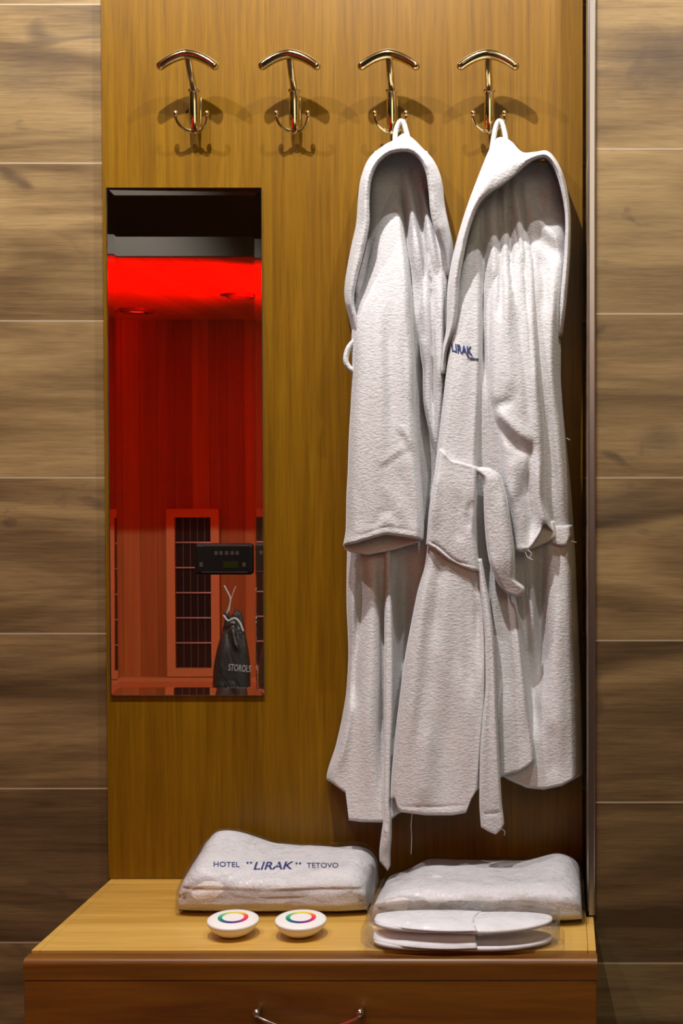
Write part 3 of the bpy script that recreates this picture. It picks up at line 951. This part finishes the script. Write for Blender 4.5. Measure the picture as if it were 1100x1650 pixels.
    # middle layer of the skirt
    drape('skirt_panel', r, M_TERRY,
          [(900, 784, 828), (960, 786, 832), (1000, 788, 836), (1060, 790, 843), (1150, 793, 853), (1226, 797, 862), (1250, 797, 862)],
          [(900, 0.072), (1000, 0.092), (1250, 0.122)], [(0, 900), (1, 900)], [(0, 1258), (0.25, 1250), (0.6, 1244), (0.85, 1234), (1, 1224)],
          folds=[('g', -9, 14, [(806, 920), (812, 1040), (814, 1160)]), ('g', 6, 9, [(828, 960), (838, 1080), (848, 1200)])],
          db=[(900, 0.045), (1250, 0.092)], edge=(14, 7), seed=37)
    # front panel with the lettering and the pocket
    drape('front_panel', r, M_TERRY,
          [(392, 748, 776), (430, 742, 777), (470, 735, 777), (520, 728, 777), (560, 723, 777), (640, 714, 775), (700, 707, 772), (760, 700, 770), (850, 692, 769), (900, 685, 771), (950, 673, 777), (1000, 663, 783),
           (1060, 652, 785), (1120, 644, 785), (1200, 635, 780), (1285, 629, 773), (1316, 629, 770)],
          [(392, 0.066), (450, 0.082), (520, 0.094), (640, 0.104), (760, 0.110), (900, 0.114), (1100, 0.126), (1316, 0.142)],
          [(0, 392), (1, 392)],
          [(0, 1288), (0.05, 1286), (0.075, 1302), (0.12, 1309), (0.4, 1314), (0.7, 1314), (0.86, 1310), (0.90, 1290), (0.95, 1276), (1, 1268)],
          folds=[('g', -6, 8, [(712, 860), (706, 960), (700, 1060)]), ('g', -7, 6, [(766, 900), (768, 980), (767, 1080)]),
                 ('g', 6, 10, [(690, 900), (680, 1000), (668, 1120), (655, 1240)]),
                 ('g', -5, 11, [(696, 940), (692, 1050), (694, 1160)]),
                 ('g', 5, 12, [(716, 900), (716, 1010), (716, 1140)]),
                 ('g', -6, 10, [(746, 910), (756, 1010), (757, 1080), (752, 1150)]),
                 ('g', -6, 5, [(768, 960), (772, 1020), (772, 1100)]),
                 ('g', 5, 16, [(732, 1060), (746, 1120), (752, 1190), (748, 1320)]),
                 ('g', -4, 13, [(718, 1120), (715, 1230), (712, 1340)]),
                 ('g', 6, 14, [(690, 1150), (684, 1240), (680, 1310)]),
                 ('g', 3, 10, [(752, 450), (748, 560), (740, 700)]),
                 ('v', -2.5, 2, [(634, 1300), (700, 1300), (758, 1297)])],
          db=[(392, 0.046), (560, 0.060), (1000, 0.080), (1316, 0.104)], edge=(14, 10), seed=43, wr=(2.0, 1.2), wscale=(40, 70))
    fp = o_depth['front_panel.001'] if 'front_panel.001' in o_depth else o_depth['front_panel']
    # patch pocket
    drape('pocket', r, M_BELT,
          [(718, 707, 768), (750, 702, 771), (780, 697, 770), (830, 690, 767), (858, 688, 765), (880, 686, 768), (926, 684, 774)],
          [(718, 0.120), (800, 0.127), (926, 0.128)],
          [(0, 726), (0.06, 722), (0.16, 728), (0.35, 740), (0.65, 745), (1, 752)],
          [(0, 878), (0.2, 887), (0.45, 904), (0.65, 913), (0.85, 920), (1, 922)],
          folds=[('v', 5, 3, [(708, 726), (722, 735), (745, 744), (771, 754)]),
                 ('v', -4, 2, [(684, 870), (705, 880), (735, 904), (774, 914)]),
                 ('g', 4, 10, [(704, 750), (700, 800), (700, 860)]), ('g', -4, 9, [(736, 780), (740, 840), (742, 880)]),
                 ('g', -4, 7, [(762, 800), (756, 830), (758, 860)])],
          db=0.098, edge=(8, 8), vedge=(4, 4), seed=61, wr=(2.0, 1.3), step=2.2)
    # belt: a short wide run through the loop and a long tail
    drape('belt', r, M_BELT,
          [(752, 764, 796), (760, 768, 803), (770, 777, 807), (782, 779, 811), (800, 779, 816), (850, 781, 824), (900, 787, 829), (930, 797, 829), (948, 806, 846), (962, 812, 850)],
          [(752, 0.126), (775, 0.134), (900, 0.136), (962, 0.120)],
          [(0, 754), (0.3, 752), (0.7, 753), (1, 764)], [(0, 946), (0.2, 958), (0.5, 963), (0.75, 962), (0.9, 955), (1, 945)],
          folds=[('g', -4, 6, [(784, 780), (787, 850), (794, 920)]), ('g', 4, 8, [(806, 780), (810, 850), (816, 930)])],
          db=[(753, 0.10), (800, 0.116), (962, 0.10)], edge=(8, 8), vedge=(6, 5), seed=71, step=1.8)
    drape('belt_tail', r, M_BELT,
          [(900, 768, 776), (940, 772, 783), (980, 777, 790), (1030, 781, 796), (1100, 782, 799), (1160, 777, 801), (1220, 773, 804), (1290, 772, 808), (1335, 775, 812), (1345, 776, 812)],
          [(900, 0.118), (1000, 0.130), (1280, 0.154), (1345, 0.152)], [(0, 900), (1, 900)], [(0, 1333), (0.3, 1340), (0.62, 1345), (0.85, 1337), (1, 1328)],
          folds=[('g', -2.5, 5, [(786, 1000), (790, 1100), (788, 1200), (790, 1320)]), ('v', -3, 2, [(774, 1312), (811, 1309)])],
          db=[(900, 0.104), (1280, 0.142), (1345, 0.142)], edge=(5, 5), vedge=(4, 4), seed=81, step=1.8)
    hood_loft('hood', r, M_TERRY,
              [(709, 602, .045), (713, 566, .055), (720, 530, .070), (721, 490, .074), (723, 455, .076), (731, 410, .078), (744, 362, .080), (758, 320, .076), (774, 278, .068), (786, 248, .058), (797, 226, .046), (812, 222, .044),
               (826, 230, .050), (842, 246, .062), (862, 246, .074), (882, 245, .080), (899, 266, .082), (911, 300, .080), (918, 345, .076), (918, 400, .070), (915, 450, .062), (910, 500, .052), (904, 545, .04)],
              [(714, 602, .064), (718, 564, .080), (730, 528, .098), (735, 492, .103), (737, 455, .106), (744, 412, .110), (752, 374, .114), (764, 338, .118), (776, 318, .122), (790, 306, .124), (806, 296, .125), (822, 284, .125),
               (836, 272, .124), (850, 260, .122), (866, 252, .120), (881, 252, .118), (895, 270, .114), (906, 303, .108), (913, 346, .100), (912, 400, .090), (908, 450, .080), (903, 500, .070), (898, 540, .055)],
              centre=(825, 420), seed=47, bulge=0.016, n=130,
              backs=[.045, .05, .055, .055, .05, .045, .04, .03, .015, .012, .012, .012, .012, .012, .012, .012, .012])
    lp = MB()
    lp.tube([PW(q[0], q[1], q[2]) for q in spline([(792, 240, -.046), (795, 222, -.043), (799, 203, -.041), (804, 195, -.041), (809, 200, -.041), (813, 214, -.042), (816, 232, -.046)], 26)], 0.0042, 10, flat=(1, 1.5, 1))
    lp.build('hanging_loop', M_LINING, r)

    # embroidered lettering
    def word(body, ax, ay, bx, by, h, shear=0.0, lean=0.0):
        def place(gx, gy, gz):
            px = ax + (bx - ax) * gx + lean * gy; py = ay + (by - ay) * gx - h * gy
            d = float(fp(np.array([px]), np.array([py]))[0])
            return PW(px, py, -(d + 0.0004 + 0.0012 * gz))
        o = text_mesh('lettering', body, place, M_NAVY, r, shear=shear, offset=0.03)
        tag(o, 'navy blue embroidered lettering')
    word('LIRAK', 728, 566, 761, 572, 13, 0.0, -1)
    word('Tetovo', 752, 578, 771, 581, 5)
    for pts in ([(664, 1308, -.11), (662, 1330, -.11), (663, 1350, -.108), (662, 1376, -.10)], [(850, 886, -.112), (856, 892, -.113), (852, 900, -.112)], [(846, 890, -.112), (850, 898, -.113), (858, 902, -.112)], [(913, 706, -.07), (918, 709, -.07)],
                [(921, 872, -.07), (928, 874, -.07)], [(806, 1334, -.124), (813, 1340, -.124), (812, 1346, -.124)]):
        MB().tube([PW(*q) for q in spline(pts, 12)], 0.0005, 6).build('loose_thread', M_THREAD, r)
    return r


robe_b()


# ------------------------------------------------------------------ folded towels in clear bags
def towel(name, label, x0, x1, yf, yb, zf, zb, lines, seed, sag=None, film_pad=0.004, skew=(0, 0), mats=None, group=None, ends=(7, 7)):
    """folded towel: zf/zb top height at front/back edge (functions of s in 0..1 along x); lines = crease heights on the front"""
    r = empty(name, ((x0 + x1) / 2, (yf + yb) / 2, HT), label, 'towel', group)

    def surf(inflate, rough, sd, NX=120, NU=96):
        A = np.zeros((NX + 1, NU, 3))
        th = np.linspace(0, 2 * np.pi, NU, endpoint=False)
        for i in range(NX + 1):
            s = i / NX; s = 0.5 * s + 0.5 * (0.5 - 0.5 * math.cos(math.pi * s))
            e = (1 - abs(2 * s - 1) ** (ends[0] if s < 0.5 else ends[1])) ** (1 / 3.2)
            e = max(e, 0.04)
            cx, sx_ = np.cos(th), np.sin(th)
            n = 0.52
            a = np.sign(cx) * np.abs(cx) ** n; b = np.sign(sx_) * np.abs(sx_) ** n     # a: -1 front .. 1 back
            yw = 0.5 * (a * (0.80 + 0.20 * e) + 1)
            Yf = yf + skew[0] * s; Yb = yb + skew[1] * s
            yy = Yf + (Yb - Yf) * yw
            hh = (zf(s) * (1 - yw) + zb(s) * yw) * e ** 0.5
            zz = hh * 0.5 * (b * (0.82 + 0.18 * e) + 1)
            # layers on the front face
            fw = np.clip((0.22 - yw) / 0.22, 0, 1)
            for zl, dep, wd in lines:
                zc = zl + 0.002 * math.sin(9 * s + zl * 300)
                yy = yy + fw * dep * np.exp(-((zz - zc) / wd) ** 2)
            xx = x0 + (x1 - x0) * s + 0 * yy
            nx = vnoise(xx * 16 + 3, yy * 20 + zz * 25, sd) * rough + vnoise(xx * 45, yy * 50 + zz * 60 + 9, sd + 1) * rough * 0.45
            top = np.clip(b, 0, 1); yy = yy - fw * nx * 1.2 - fw * inflate + np.clip(a, 0, 1) * inflate
            zz = zz + top * (nx + inflate)
            if inflate: xx = xx + np.sign(2 * s - 1) * inflate * 1.2 * abs(2 * s - 1) ** 8
            A[i, :, 0] = xx; A[i, :, 1] = yy; A[i, :, 2] = np.maximum(zz, 0.0005 if not inflate else 0.0002) + HT
        v = A.reshape(-1, 3); f = []
        for i in range(NX):
            for k in range(NU):
                f.append((i * NU + k, i * NU + (k + 1) % NU, (i + 1) * NU + (k + 1) % NU, (i + 1) * NU + k))
        f.append(tuple(range(NU))); f.append(tuple(NX * NU + k for k in range(NU)))
        return v, f, A
    v, f, A = surf(0, 0.0022, seed)
    mk('towel_body', v, f, M_TOWEL, r)
    v, f, B = surf(film_pad, 0.004, seed + 9, 90, 72)
    o = mk('plastic_wrap', v, f, M_FILM, r)
    tag(o, 'clear plastic wrap')
    return r, A


def on_surface(A, px, py):
    """first point of a towel's surface seen at a pixel"""
    from mathutils.bvhtree import BVHTree
    key = id(A)
    if key not in _bvh:
        nx, nu = A.shape[:2]
        v = [tuple(q) for q in A.reshape(-1, 3)]
        f = [(i * nu + k, i * nu + (k + 1) % nu, (i + 1) * nu + (k + 1) % nu, (i + 1) * nu + k) for i in range(nx - 1) for k in range(nu)]
        _bvh[key] = BVHTree.FromPolygons(v, f)
    d = (PW(px, py, 0) - CAM).normalized()
    h = _bvh[key].ray_cast(CAM, d)
    return (h[0], d) if h[0] else (PW(px, py, -0.1), d)


_bvh = {}
I = lambda xs, ys: (lambda s: float(hermite(xs, ys, s)))
t1, A1 = towel('folded_towel', 'folded white towel in clear wrap with blue printed lettering', -0.612, -0.309, -0.204, -0.030,
               I([0, .08, .5, .9, 1], [.066, .070, .064, .068, .066]), I([0, .1, .2, .45, .7, .92, 1], [.096, .112, .106, .083, .078, .081, .077]),
               [(0.044, .004, .0016), (0.030, .006, .0022), (0.014, .003, .003)], 5, group=None)
t2, A2 = towel('folded_towel', 'folded plain white towel in clear wrap behind the slippers', -0.294, 0.0370, -0.252, -0.030,
               I([0, .1, .5, .85, 1], [.052, .060, .060, .062, .062]), I([0, .08, .22, .4, .7, .9, 1], [.030, .034, .054, .052, .052, .066, .060]),
               [(0.026, .003, .0016), (0.012, .004, .002)], 17, group=None, ends=(4, 7))


# the loose open end of the first towel's wrap
flap = drape('wrap_flap', t1, M_FILM, [(1388, 588, 601), (1410, 582, 604), (1435, 577, 604), (1455, 572, 600), (1470, 575, 592)],
             [(1388, 0.10), (1430, 0.17), (1465, 0.205)], [(0, 1392), (0.5, 1388), (1, 1394)], [(0, 1458), (0.5, 1464), (1, 1454)],
             folds=[('g', 9, 4, [(598, 1395), (592, 1425), (584, 1462)]), ('g', -8, 4, [(604, 1400), (602, 1430), (592, 1462)]), ('g', 7, 3, [(586, 1412), (596, 1432), (606, 1440)])],
             db=[(1388, 0.075), (1465, 0.195)], edge=(6, 6), vedge=(4, 4), seed=97, step=1.4, wr=(5, 3), wscale=(9, 9))


def towel_word(body, ax, ay, bx, by, h, off=0.01, shear=0.0):
    def place(gx, gy, gz):
        px = ax + (bx - ax) * gx; py = ay + (by - ay) * gx - h * gy
        p, d = on_surface(A1, px, py)
        return p - d * (0.0004 + 0.0008 * gz)
    o = text_mesh('lettering', body, place, M_NAVY, t1, offset=off, shear=shear)
    tag(o, 'navy blue lettering')


towel_word('HOTEL', 344, 1396, 386, 1397, 8)
towel_word('"', 397, 1397, 406, 1397, 8)
towel_word('LIRAK', 408, 1401, 473, 1400, 12, 0.02, 0.25)
towel_word('"', 476, 1398, 485, 1398, 8)
towel_word('TETOVO', 494, 1398, 545, 1398, 8)

# ------------------------------------------------------------------ slippers in a bag
def sole_outline(n=64, L=0.135, W=0.049):
    pts = []
    for k in range(n):
        a = 2 * math.pi * k / n
        c, s = math.cos(a), math.sin(a)
        x = L * np.sign(c) * abs(c) ** 0.9
        w = W * (0.90 - 0.10 * math.cos((x / L + 0.25) * math.pi * 1.1) + 0.10 * (-x / L))
        pts.append((x, w * np.sign(s) * abs(s) ** 0.82))
    return pts


def slab_rings(pts, prof, bend=None):
    """prof: (inset scale, z) from bottom to top"""
    n = len(pts); v, f = [], []
    for sc, z in prof:
        for x, y in pts:
            xx, yy = x * (1 - (1 - sc) * 0.4), y * sc
            v.append((xx, yy, z + (bend(xx) if bend else 0)))
    for i in range(len(prof) - 1):
        for k in range(n):
            f.append((i * n + k, i * n + (k + 1) % n, (i + 1) * n + (k + 1) % n, (i + 1) * n + k))
    f.append(tuple(range(n))[::-1]); f.append(tuple((len(prof) - 1) * n + k for k in range(n)))
    return v, f


def slipper(z, yc, xc, label, flip, rot):
    c = (xc, yc, HT + z)
    r = empty('slipper', c, label, 'slipper', None)
    R = Matrix.Translation(Vector(c)) @ Matrix.Rotation(rot, 4, 'Z')
    pts = sole_outline()
    bend = (lambda x: 0.006 * max(0, (x / 0.135)) ** 2 + 0.004 * max(0, -x / 0.135) ** 2) if not flip else (lambda x: 0.003 * (x / 0.135) ** 2)
    v, f = slab_rings(pts, [(0.93, 0.0), (0.985, 0.0008), (1.0, 0.0024), (1.0, 0.0045), (0.985, 0.006), (0.93, 0.0066)], bend)
    mk('sole', [R @ Vector(q) for q in v], f, M_FOAM, r)
    # flattened toe upper covering the front half
    N, K = 30, 22
    v, f = [], []
    for i in range(N + 1):
        s = i / N
        x = -0.133 + 0.150 * s
        w = 0.047 * math.sqrt(max(0.02, 1 - ((x + 0.02) / 0.118) ** 2)) if x < -0.02 else 0.047 - 0.004 * (x + 0.02) / 0.04
        for k in range(K + 1):
            t = -1 + 2 * k / K
            h = 0.0072 + (0.017 if flip else 0.003) * (1 - abs(t) ** 3) * (0.35 + 0.65 * s)
            v.append((x + 0.008 * t * t * s, w * t, h + bend(x)))
    n0 = len(v)
    v += [(x, y, z_ - 0.0022) for x, y, z_ in v]
    W_ = K + 1
    for i in range(N):
        for k in range(K):
            q = (i * W_ + k, i * W_ + k + 1, (i + 1) * W_ + k + 1, (i + 1) * W_ + k)
            f.append(q); f.append(tuple(n0 + j for j in reversed(q)))
    for i in range(N):
        for k in (0, K):
            f.append((i * W_ + k, (i + 1) * W_ + k, n0 + (i + 1) * W_ + k, n0 + i * W_ + k))
    for k in range(K):
        for i in (0, N):
            f.append((i * W_ + k, i * W_ + k + 1, n0 + i * W_ + k + 1, n0 + i * W_ + k))
    mk('upper', [R @ Vector(q) for q in v], f, M_FOAM, r)
    return r


SX = float(P(745, 1510, -0.32)[0])
slipper(0.002, -0.321, SX, 'white disposable slipper lying directly on the bench lid, under the other one', True, 0.0)
slipper(0.0275, -0.319, SX + 0.001, 'white disposable slipper on top of the other one', False, math.radians(-1.5))


def slipper_bag():
    NX, NU = 90, 48
    v, f = [], []
    for i in range(NX + 1):
        s = i / NX
        x = SX - 0.147 + 0.294 * s
        e = max(0.05, (1 - abs(2 * s - 1) ** 9) ** 0.5)
        for k in range(NU):
            a = 2 * math.pi * k / NU
            cy, cz = math.cos(a), math.sin(a)
            y = -0.319 + 0.0585 * np.sign(cy) * abs(cy) ** 0.6 * (0.85 + 0.15 * e)
            z = 0.0265 + 0.0262 * np.sign(cz) * abs(cz) ** 0.55 * (0.35 + 0.65 * e)
            nz = float(vnoise(np.array(x * 38), np.array(k * 0.55), 4)) * 0.0026 + float(vnoise(np.array(x * 90), np.array(k * 1.1), 6)) * 0.0012
            v.append((x, y - 0.6 * nz * (1 if cy < 0 else 0), max(0.0006, z + nz * (1 if cz > 0 else 0.3)) + HT))
    for i in range(NX):
        for k in range(NU):
            f.append((i * NU + k, i * NU + (k + 1) % NU, (i + 1) * NU + (k + 1) % NU, (i + 1) * NU + k))
    f.append(tuple(range(NU))); f.append(tuple(NX * NU + k for k in range(NU)))
    o = mk('plastic_bag', v, f, M_FILM)
    return tag(o, 'clear crinkled plastic bag around the two white slippers', 'bag')


slipper_bag()

# ------------------------------------------------------------------ round remotes
def mat_ring():
    t = NT('colour_wheel')
    tc = t.n('ShaderNodeTexCoord'); g = t.n('ShaderNodeTexGradient', _gradient_type='RADIAL'); t.l(tc.outputs['Object'], g.inputs[0])
    c = t.ramp(g.outputs[1], [(0.0, (0.02, 0.40, 0.22)), (0.125, (0.01, 0.16, 0.20)), (0.25, (0.03, 0.03, 0.20)), (0.36, (0.22, 0.02, 0.25)), (0.48, (0.80, 0.02, 0.10)), (0.58, (0.85, 0.10, 0.02)), (0.70, (0.90, 0.62, 0.04)), (0.82, (0.75, 0.72, 0.06)), (0.92, (0.15, 0.55, 0.10)), (1.0, (0.02, 0.40, 0.22))])
    t.bsdf(c, 0.4)
    return t.m


M_RING = mat_ring()


def remote(px, label):
    p = PW(px, 1507, -0.285)
    X = float(P(px, 1500, -0.285)[0])
    r = empty('mood_light_remote', (X, -0.285, HT + 0.0012), label, 'remote', 'round white remotes')
    r.rotation_euler = (math.radians(3.2), math.radians(2.0), 0)
    Rr = 0.0390
    mb = MB().lathe([(0, 0), (0.012, 0.0), (0.016, 0.0008), (0.024, 0.0042), (0.0335, 0.0118), (0.0382, 0.0185), (Rr, 0.0215)], (0, 0, 0), 64)
    o = mb.build('base', M_PLASTIC); o.parent = r
    mb = MB().lathe([(Rr, 0.0215), (Rr * 1.004, 0.0228), (Rr * 0.995, 0.0240), (Rr * 0.96, 0.0250), (Rr * 0.8, 0.0262), (Rr * 0.5, 0.0272), (Rr * 0.2, 0.0275), (0, 0.0275)], (0, 0, 0), 64)
    o = mb.build('top_face', M_PLASTIC); o.parent = r
    prof = lambda q: np.interp(q, [0, .2, .5, .8, .96], [0.0275, 0.0275, 0.0272, 0.0262, 0.0250])
    rr = np.linspace(0.42, 0.59, 7)
    mb = MB().lathe([(Rr * q, float(prof(q)) + 0.0003) for q in rr], (0, 0, 0), 64)
    o = mb.build('colour_ring', M_RING); o.parent = r
    o['label'] = 'rainbow coloured ring'
    return r


remote(375, 'white round remote with rainbow ring, in front of the word HOTEL on the towel')
remote(484, 'white round remote with rainbow ring, in front of the towel\'s plain right half')

# ------------------------------------------------------------------ infrared sauna seen in the mirror
M_CED = mat_cedar('cedar_planks', (0.27, 0.10, 0.020), (0.50, 0.215, 0.055))
M_CEDC = mat_cedar('cedar_ceiling', (0.52, 0.20, 0.06), (0.64, 0.27, 0.09), 0.11)
M_CEDF = mat_plain('cedar_frame', (0.58, 0.27, 0.085), 0.5, noise=0.2, scale=30)
M_FASC = mat_plain('sauna_fascia', (0.072, 0.054, 0.035), 0.6, noise=0.2)
M_MESH = mat_plain('heater_black', (0.012, 0.008, 0.008), 0.3)
M_WIRE = mat_plain('heater_wire', (0.55, 0.45, 0.38), 0.4, 0.6)


def sauna():
    T1, T2 = 4.90, 7.20
    y1, y2 = -(T1 - 2.3), -(T2 - 2.3)        # front and rear plane
    zl = V(300, 413, T1).z                    # lower edge of the fascia
    zc = V(300, 515, T2).z                    # ceiling
    zt = V(300, 382, T1).z
    zf = 0.045
    X0, X1 = -2.86, -0.82
    r = empty('infrared_sauna', ((X0 + X1) / 2, (y1 + y2) / 2, 0), 'red-lit cedar infrared sauna cabin seen in the mirror', 'sauna')
    MB().box((X0, y2 - 0.04, 0.02), (X1, y2, zt)).build('rear_wall', M_CED, r, smooth=False)
    sw = mat_cedar('cedar_side', (0.27, 0.10, 0.020), (0.50, 0.215, 0.055), 0.095, 1)
    MB().box((X0 - 0.04, y2 - 0.04, 0.02), (X0, y1, zt)).build('side_wall', sw, r, smooth=False)
    MB().box((X1, y2 - 0.04, 0.02), (X1 + 0.04, y1, zt)).build('side_wall', sw, r, smooth=False)
    MB().box((X0, y2, zc), (X1, y1 - 0.029, max(zt, zc + 0.02))).build('roof', M_CEDC, r, smooth=False)
    MB().box((X0 - 0.04, y1 - 0.028, zl), (X1 + 0.04, y1, zt)).build('fascia', M_FASC, r, smooth=False)
    MB().box((X0, y2, 0.0), (X1, y1, zf)).build('floor_deck', M_CEDF, r, smooth=False)
    # skirting ledge at the foot of the rear wall
    MB().box((X0, y2, zf), (X1, y2 + 0.05, zf + 0.02)).build('ledge', M_CEDF, r, smooth=False)
    g = NT('clear_pane'); lw = g.n('ShaderNodeLayerWeight'); lw.inputs['Blend'].default_value = 0.25
    gl = g.n('ShaderNodeBsdfGlossy'); gl.inputs['Roughness'].default_value = 0.0; tb = g.n('ShaderNodeBsdfTransparent'); tb.inputs[0].default_value = (0.95, 0.95, 0.94, 1)
    mx = g.n('ShaderNodeMixShader'); g.l(g.math('MULTIPLY', lw.outputs['Fresnel'], 0.35), mx.inputs[0]); g.l(tb.outputs[0], mx.inputs[1]); g.l(gl.outputs[0], mx.inputs[2]); g.l(mx.outputs[0], g.out.inputs[0])
    MB().box((X0 + 0.01, y1 - 0.018, zf), (X1 - 0.01, y1 - 0.010, zl - 0.0005)).build('glass_front', g.m, r, smooth=False)
    # red light strip behind the fascia
    ls = MB().box((X0 + 0.25, y1 - 0.062, zl + 0.006), (X1 - 0.25, y1 - 0.034, zl + 0.020)).build('light_strip', mat_emit('red_led', (1.0, 0.0, 0.0), 16.0), r, smooth=False)
    tag(ls, 'red lamp strip')
    # added red fill, unseen on the side wall, to brighten the ceiling
    lw_ = (X1 - 0.02, (y1 + y2) / 2 + 0.35, 1.66)
    MB().box((X1 - 0.018, lw_[1] - 0.16, lw_[2] - 0.05), (X1 - 0.001, lw_[1] + 0.16, lw_[2] + 0.03)).build('fill_housing', M_BLACK, r, smooth=False)
    d = bpy.data.lights.new('red_fill_light', 'AREA'); d.shape = 'RECTANGLE'; d.size = 0.30; d.size_y = 0.03
    d.spread = math.radians(85); d.energy = 44; d.color = (1.0, 0.0, 0.0)
    lo = bpy.data.objects.new('red_fill_light', d); scene.collection.objects.link(lo)
    lo.location = (lw_[0] - 0.005, lw_[1], lw_[2] + 0.035)
    dv = Vector((-1.05, -0.12, 0.34)).normalized()
    lo.rotation_euler = dv.to_track_quat('-Z', 'Y').to_euler()
    adopt(lo, r)
    # heaters
    def heater(xa, xb):
        F = MB()
        a = V(xa, 820, T2 - 0.03); b = V(xb, 1090, T2 - 0.03)
        xL, xR, z1, z0 = min(a.x, b.x), max(a.x, b.x), a.z, b.z
        ww = 0.046
        yb, yf = y2 + 0.001, y2 + 0.034
        F.box((xL, yb, z0), (xL + ww, yf, z1)); F.box((xR - ww, yb, z0), (xR, yf, z1))
        F.box((xL + ww, yb, z0), (xR - ww, yf, z0 + ww)); F.box((xL + ww, yb, z1 - ww), (xR - ww, yf, z1))
        h = F.build('heater', M_CEDF, r, smooth=False)
        MB().box((xL + ww, yb, z0 + ww), (xR - ww, yb + 0.006, z1 - ww)).build('heater_plate', M_MESH, h, smooth=False)
        W = MB()
        for k in range(1, 6):
            z = z0 + ww + (z1 - z0 - 2 * ww) * k / 6
            W.tube([(xL + ww, yf - 0.012, z), (xR - ww, yf - 0.012, z)], 0.0042, 8)
        for k in (1, 2, 3, 4):
            x = xL + ww + (xR - xL - 2 * ww) * k / 5
            W.tube([(x, yb + 0.008, z0 + ww), (x, yb + 0.008, z1 - ww)], 0.0008, 6)
        W.build('heater_wires', M_WIRE, h)
    heater(268, 355)
    # ceiling speaker and lamp
    c1 = V(221, 500, (zc - 1.15) * FPX / 270.0); c2 = V(390, 476, (zc - 1.15) * FPX / 294.0)
    for c, nm, w in ((c1, 'ceiling_lamp', 0.084), (c2, 'ceiling_speaker', 0.075)):
        o = MB().lathe([(w, 0), (w, -0.012), (w * 0.9, -0.018), (w * 0.66, -0.016), (w * 0.6, -0.006), (0, -0.004)], (c.x, c.y, zc), 40).build(nm, mat_plain(nm + '_shell', (0.16, 0.10, 0.09), 0.4), r)
        if nm == 'ceiling_lamp':
            MB().lathe([(w * 0.58, -0.007), (w * 0.4, -0.012), (0, -0.013)], (c.x, c.y, zc), 32).build('lamp_lens', mat_emit('red_lens', (1.0, 0.02, 0.02), 1.2), o)
    # control box on the front pane
    T = T1 - 0.02
    a = V(314, 875, T); b = V(409, 926, T)
    cb = MB().box((min(a.x, b.x), y1 + 0.0005, b.z), (max(a.x, b.x), y1 + 0.03, a.z)).build('control_box', M_BLACK, r, bevel=0.012)
    ym = y1 + 0.031
    def flat(x0, y0, x1, y1_, nm, mat):
        p, q = V(x0, y0, T1 - 0.032), V(x1, y1_, T1 - 0.032)
        return MB().box((min(p.x, q.x), ym - 0.002, q.z), (max(p.x, q.x), ym + 0.001, p.z)).build(nm, mat, cb, smooth=False)
    flat(360, 904, 384, 915, 'display', mat_emit('display_glow', (0.35, 0.30, 0.06), 0.05))
    for k, x in enumerate((346, 354, 363, 372, 380)):
        flat(x, 888, x + 5, 894, 'button', mat_plain('button_grey', (0.09, 0.06, 0.05), 0.5))
    for x in (322, 391):
        flat(x, 906, x + 5, 913, 'button', mat_plain('button_grey', (0.09, 0.06, 0.05), 0.5))
    mt = mat_plain('highlight_grey', (0.12, 0.10, 0.09), 0.3, 0.5)
    for xa, xb, yy in ((330, 400, 879), (326, 398, 922)):
        MB().tube([V(xa, yy, T1 - 0.03), V(xb, yy, T1 - 0.03)], 0.0014, 8).build('edge_highlight', mt, cb)  # thin grey rods standing in for highlights along the box edges
    return r


sauna()


def pouch():
    T = 4.84
    r = empty('drawstring_pouch', V(372, 1100, T), 'shiny black drawstring pouch hanging in the mirror beside the sauna heater', 'pouch')
    mat = NT('black_satin')
    n = mat.noise(mat.coords((22, 22, 9)), 1.0, 4, 0.6, 0.6)
    mat.bsdf((0.045, 0.041, 0.036), 0.34, bump=n, bstr=1.0, bdist=0.02, spec=0.9)
    drape('bag_body', r, mat.m,
          [(978, 360, 387), (990, 361, 391), (1000, 362, 393), (1020, 357, 396), (1050, 349, 401), (1080, 344, 404), (1105, 343, 404), (1118, 345, 402)],
          [(978, 0.02), (1000, 0.03), (1060, 0.055), (1118, 0.055)], [(0, 984), (0.4, 992), (0.7, 980), (1, 986)], [(0, 1112), (0.5, 1118), (1, 1112)],
          folds=[('g', 16, 5, [(372, 1000), (378, 1030), (388, 1055)]), ('g', -10, 5, [(380, 990), (388, 1020), (396, 1060)]), ('g', 8, 5, [(364, 1000), (358, 1050), (352, 1100)])],
          db=0.0, edge=(18, 18), vedge=(6, 8), seed=91, mp=mirror_map(T), step=1.5)
    st = MB()
    st.tube([V(q[0], q[1], T - 0.04) for q in spline([(366, 988), (371, 972), (371, 962), (364, 948), (362, 944)], 16)], 0.0028, 8)
    st.tube([V(q[0], q[1], T - 0.04) for q in spline([(370, 985), (372, 968), (376, 955), (380, 945)], 16)], 0.0015, 8)
    st.tube([V(q[0], q[1], T - 0.05) for q in spline([(361, 992), (368, 1000), (378, 996), (386, 1002), (392, 1016)], 16)], 0.004, 8)
    st.build('drawstring', mat_plain('white_cord', (0.62, 0.58, 0.55), 0.7), r)
    dep = o_depth['bag_body']

    def place(gx, gy, gz):
        px = 368 + 37 * gx; py = 1080 + 3 * gx - 11 * gy
        d = float(dep(np.array([min(px, 402)]), np.array([py]))[0])
        return V(px, py, T - d - 0.002 - 0.001 * gz)
    o = text_mesh('lettering', 'STOROLS', place, mat_plain('silver_print', (0.55, 0.52, 0.5), 0.5), r, shear=0.2, offset=0.01)
    return r


pouch()
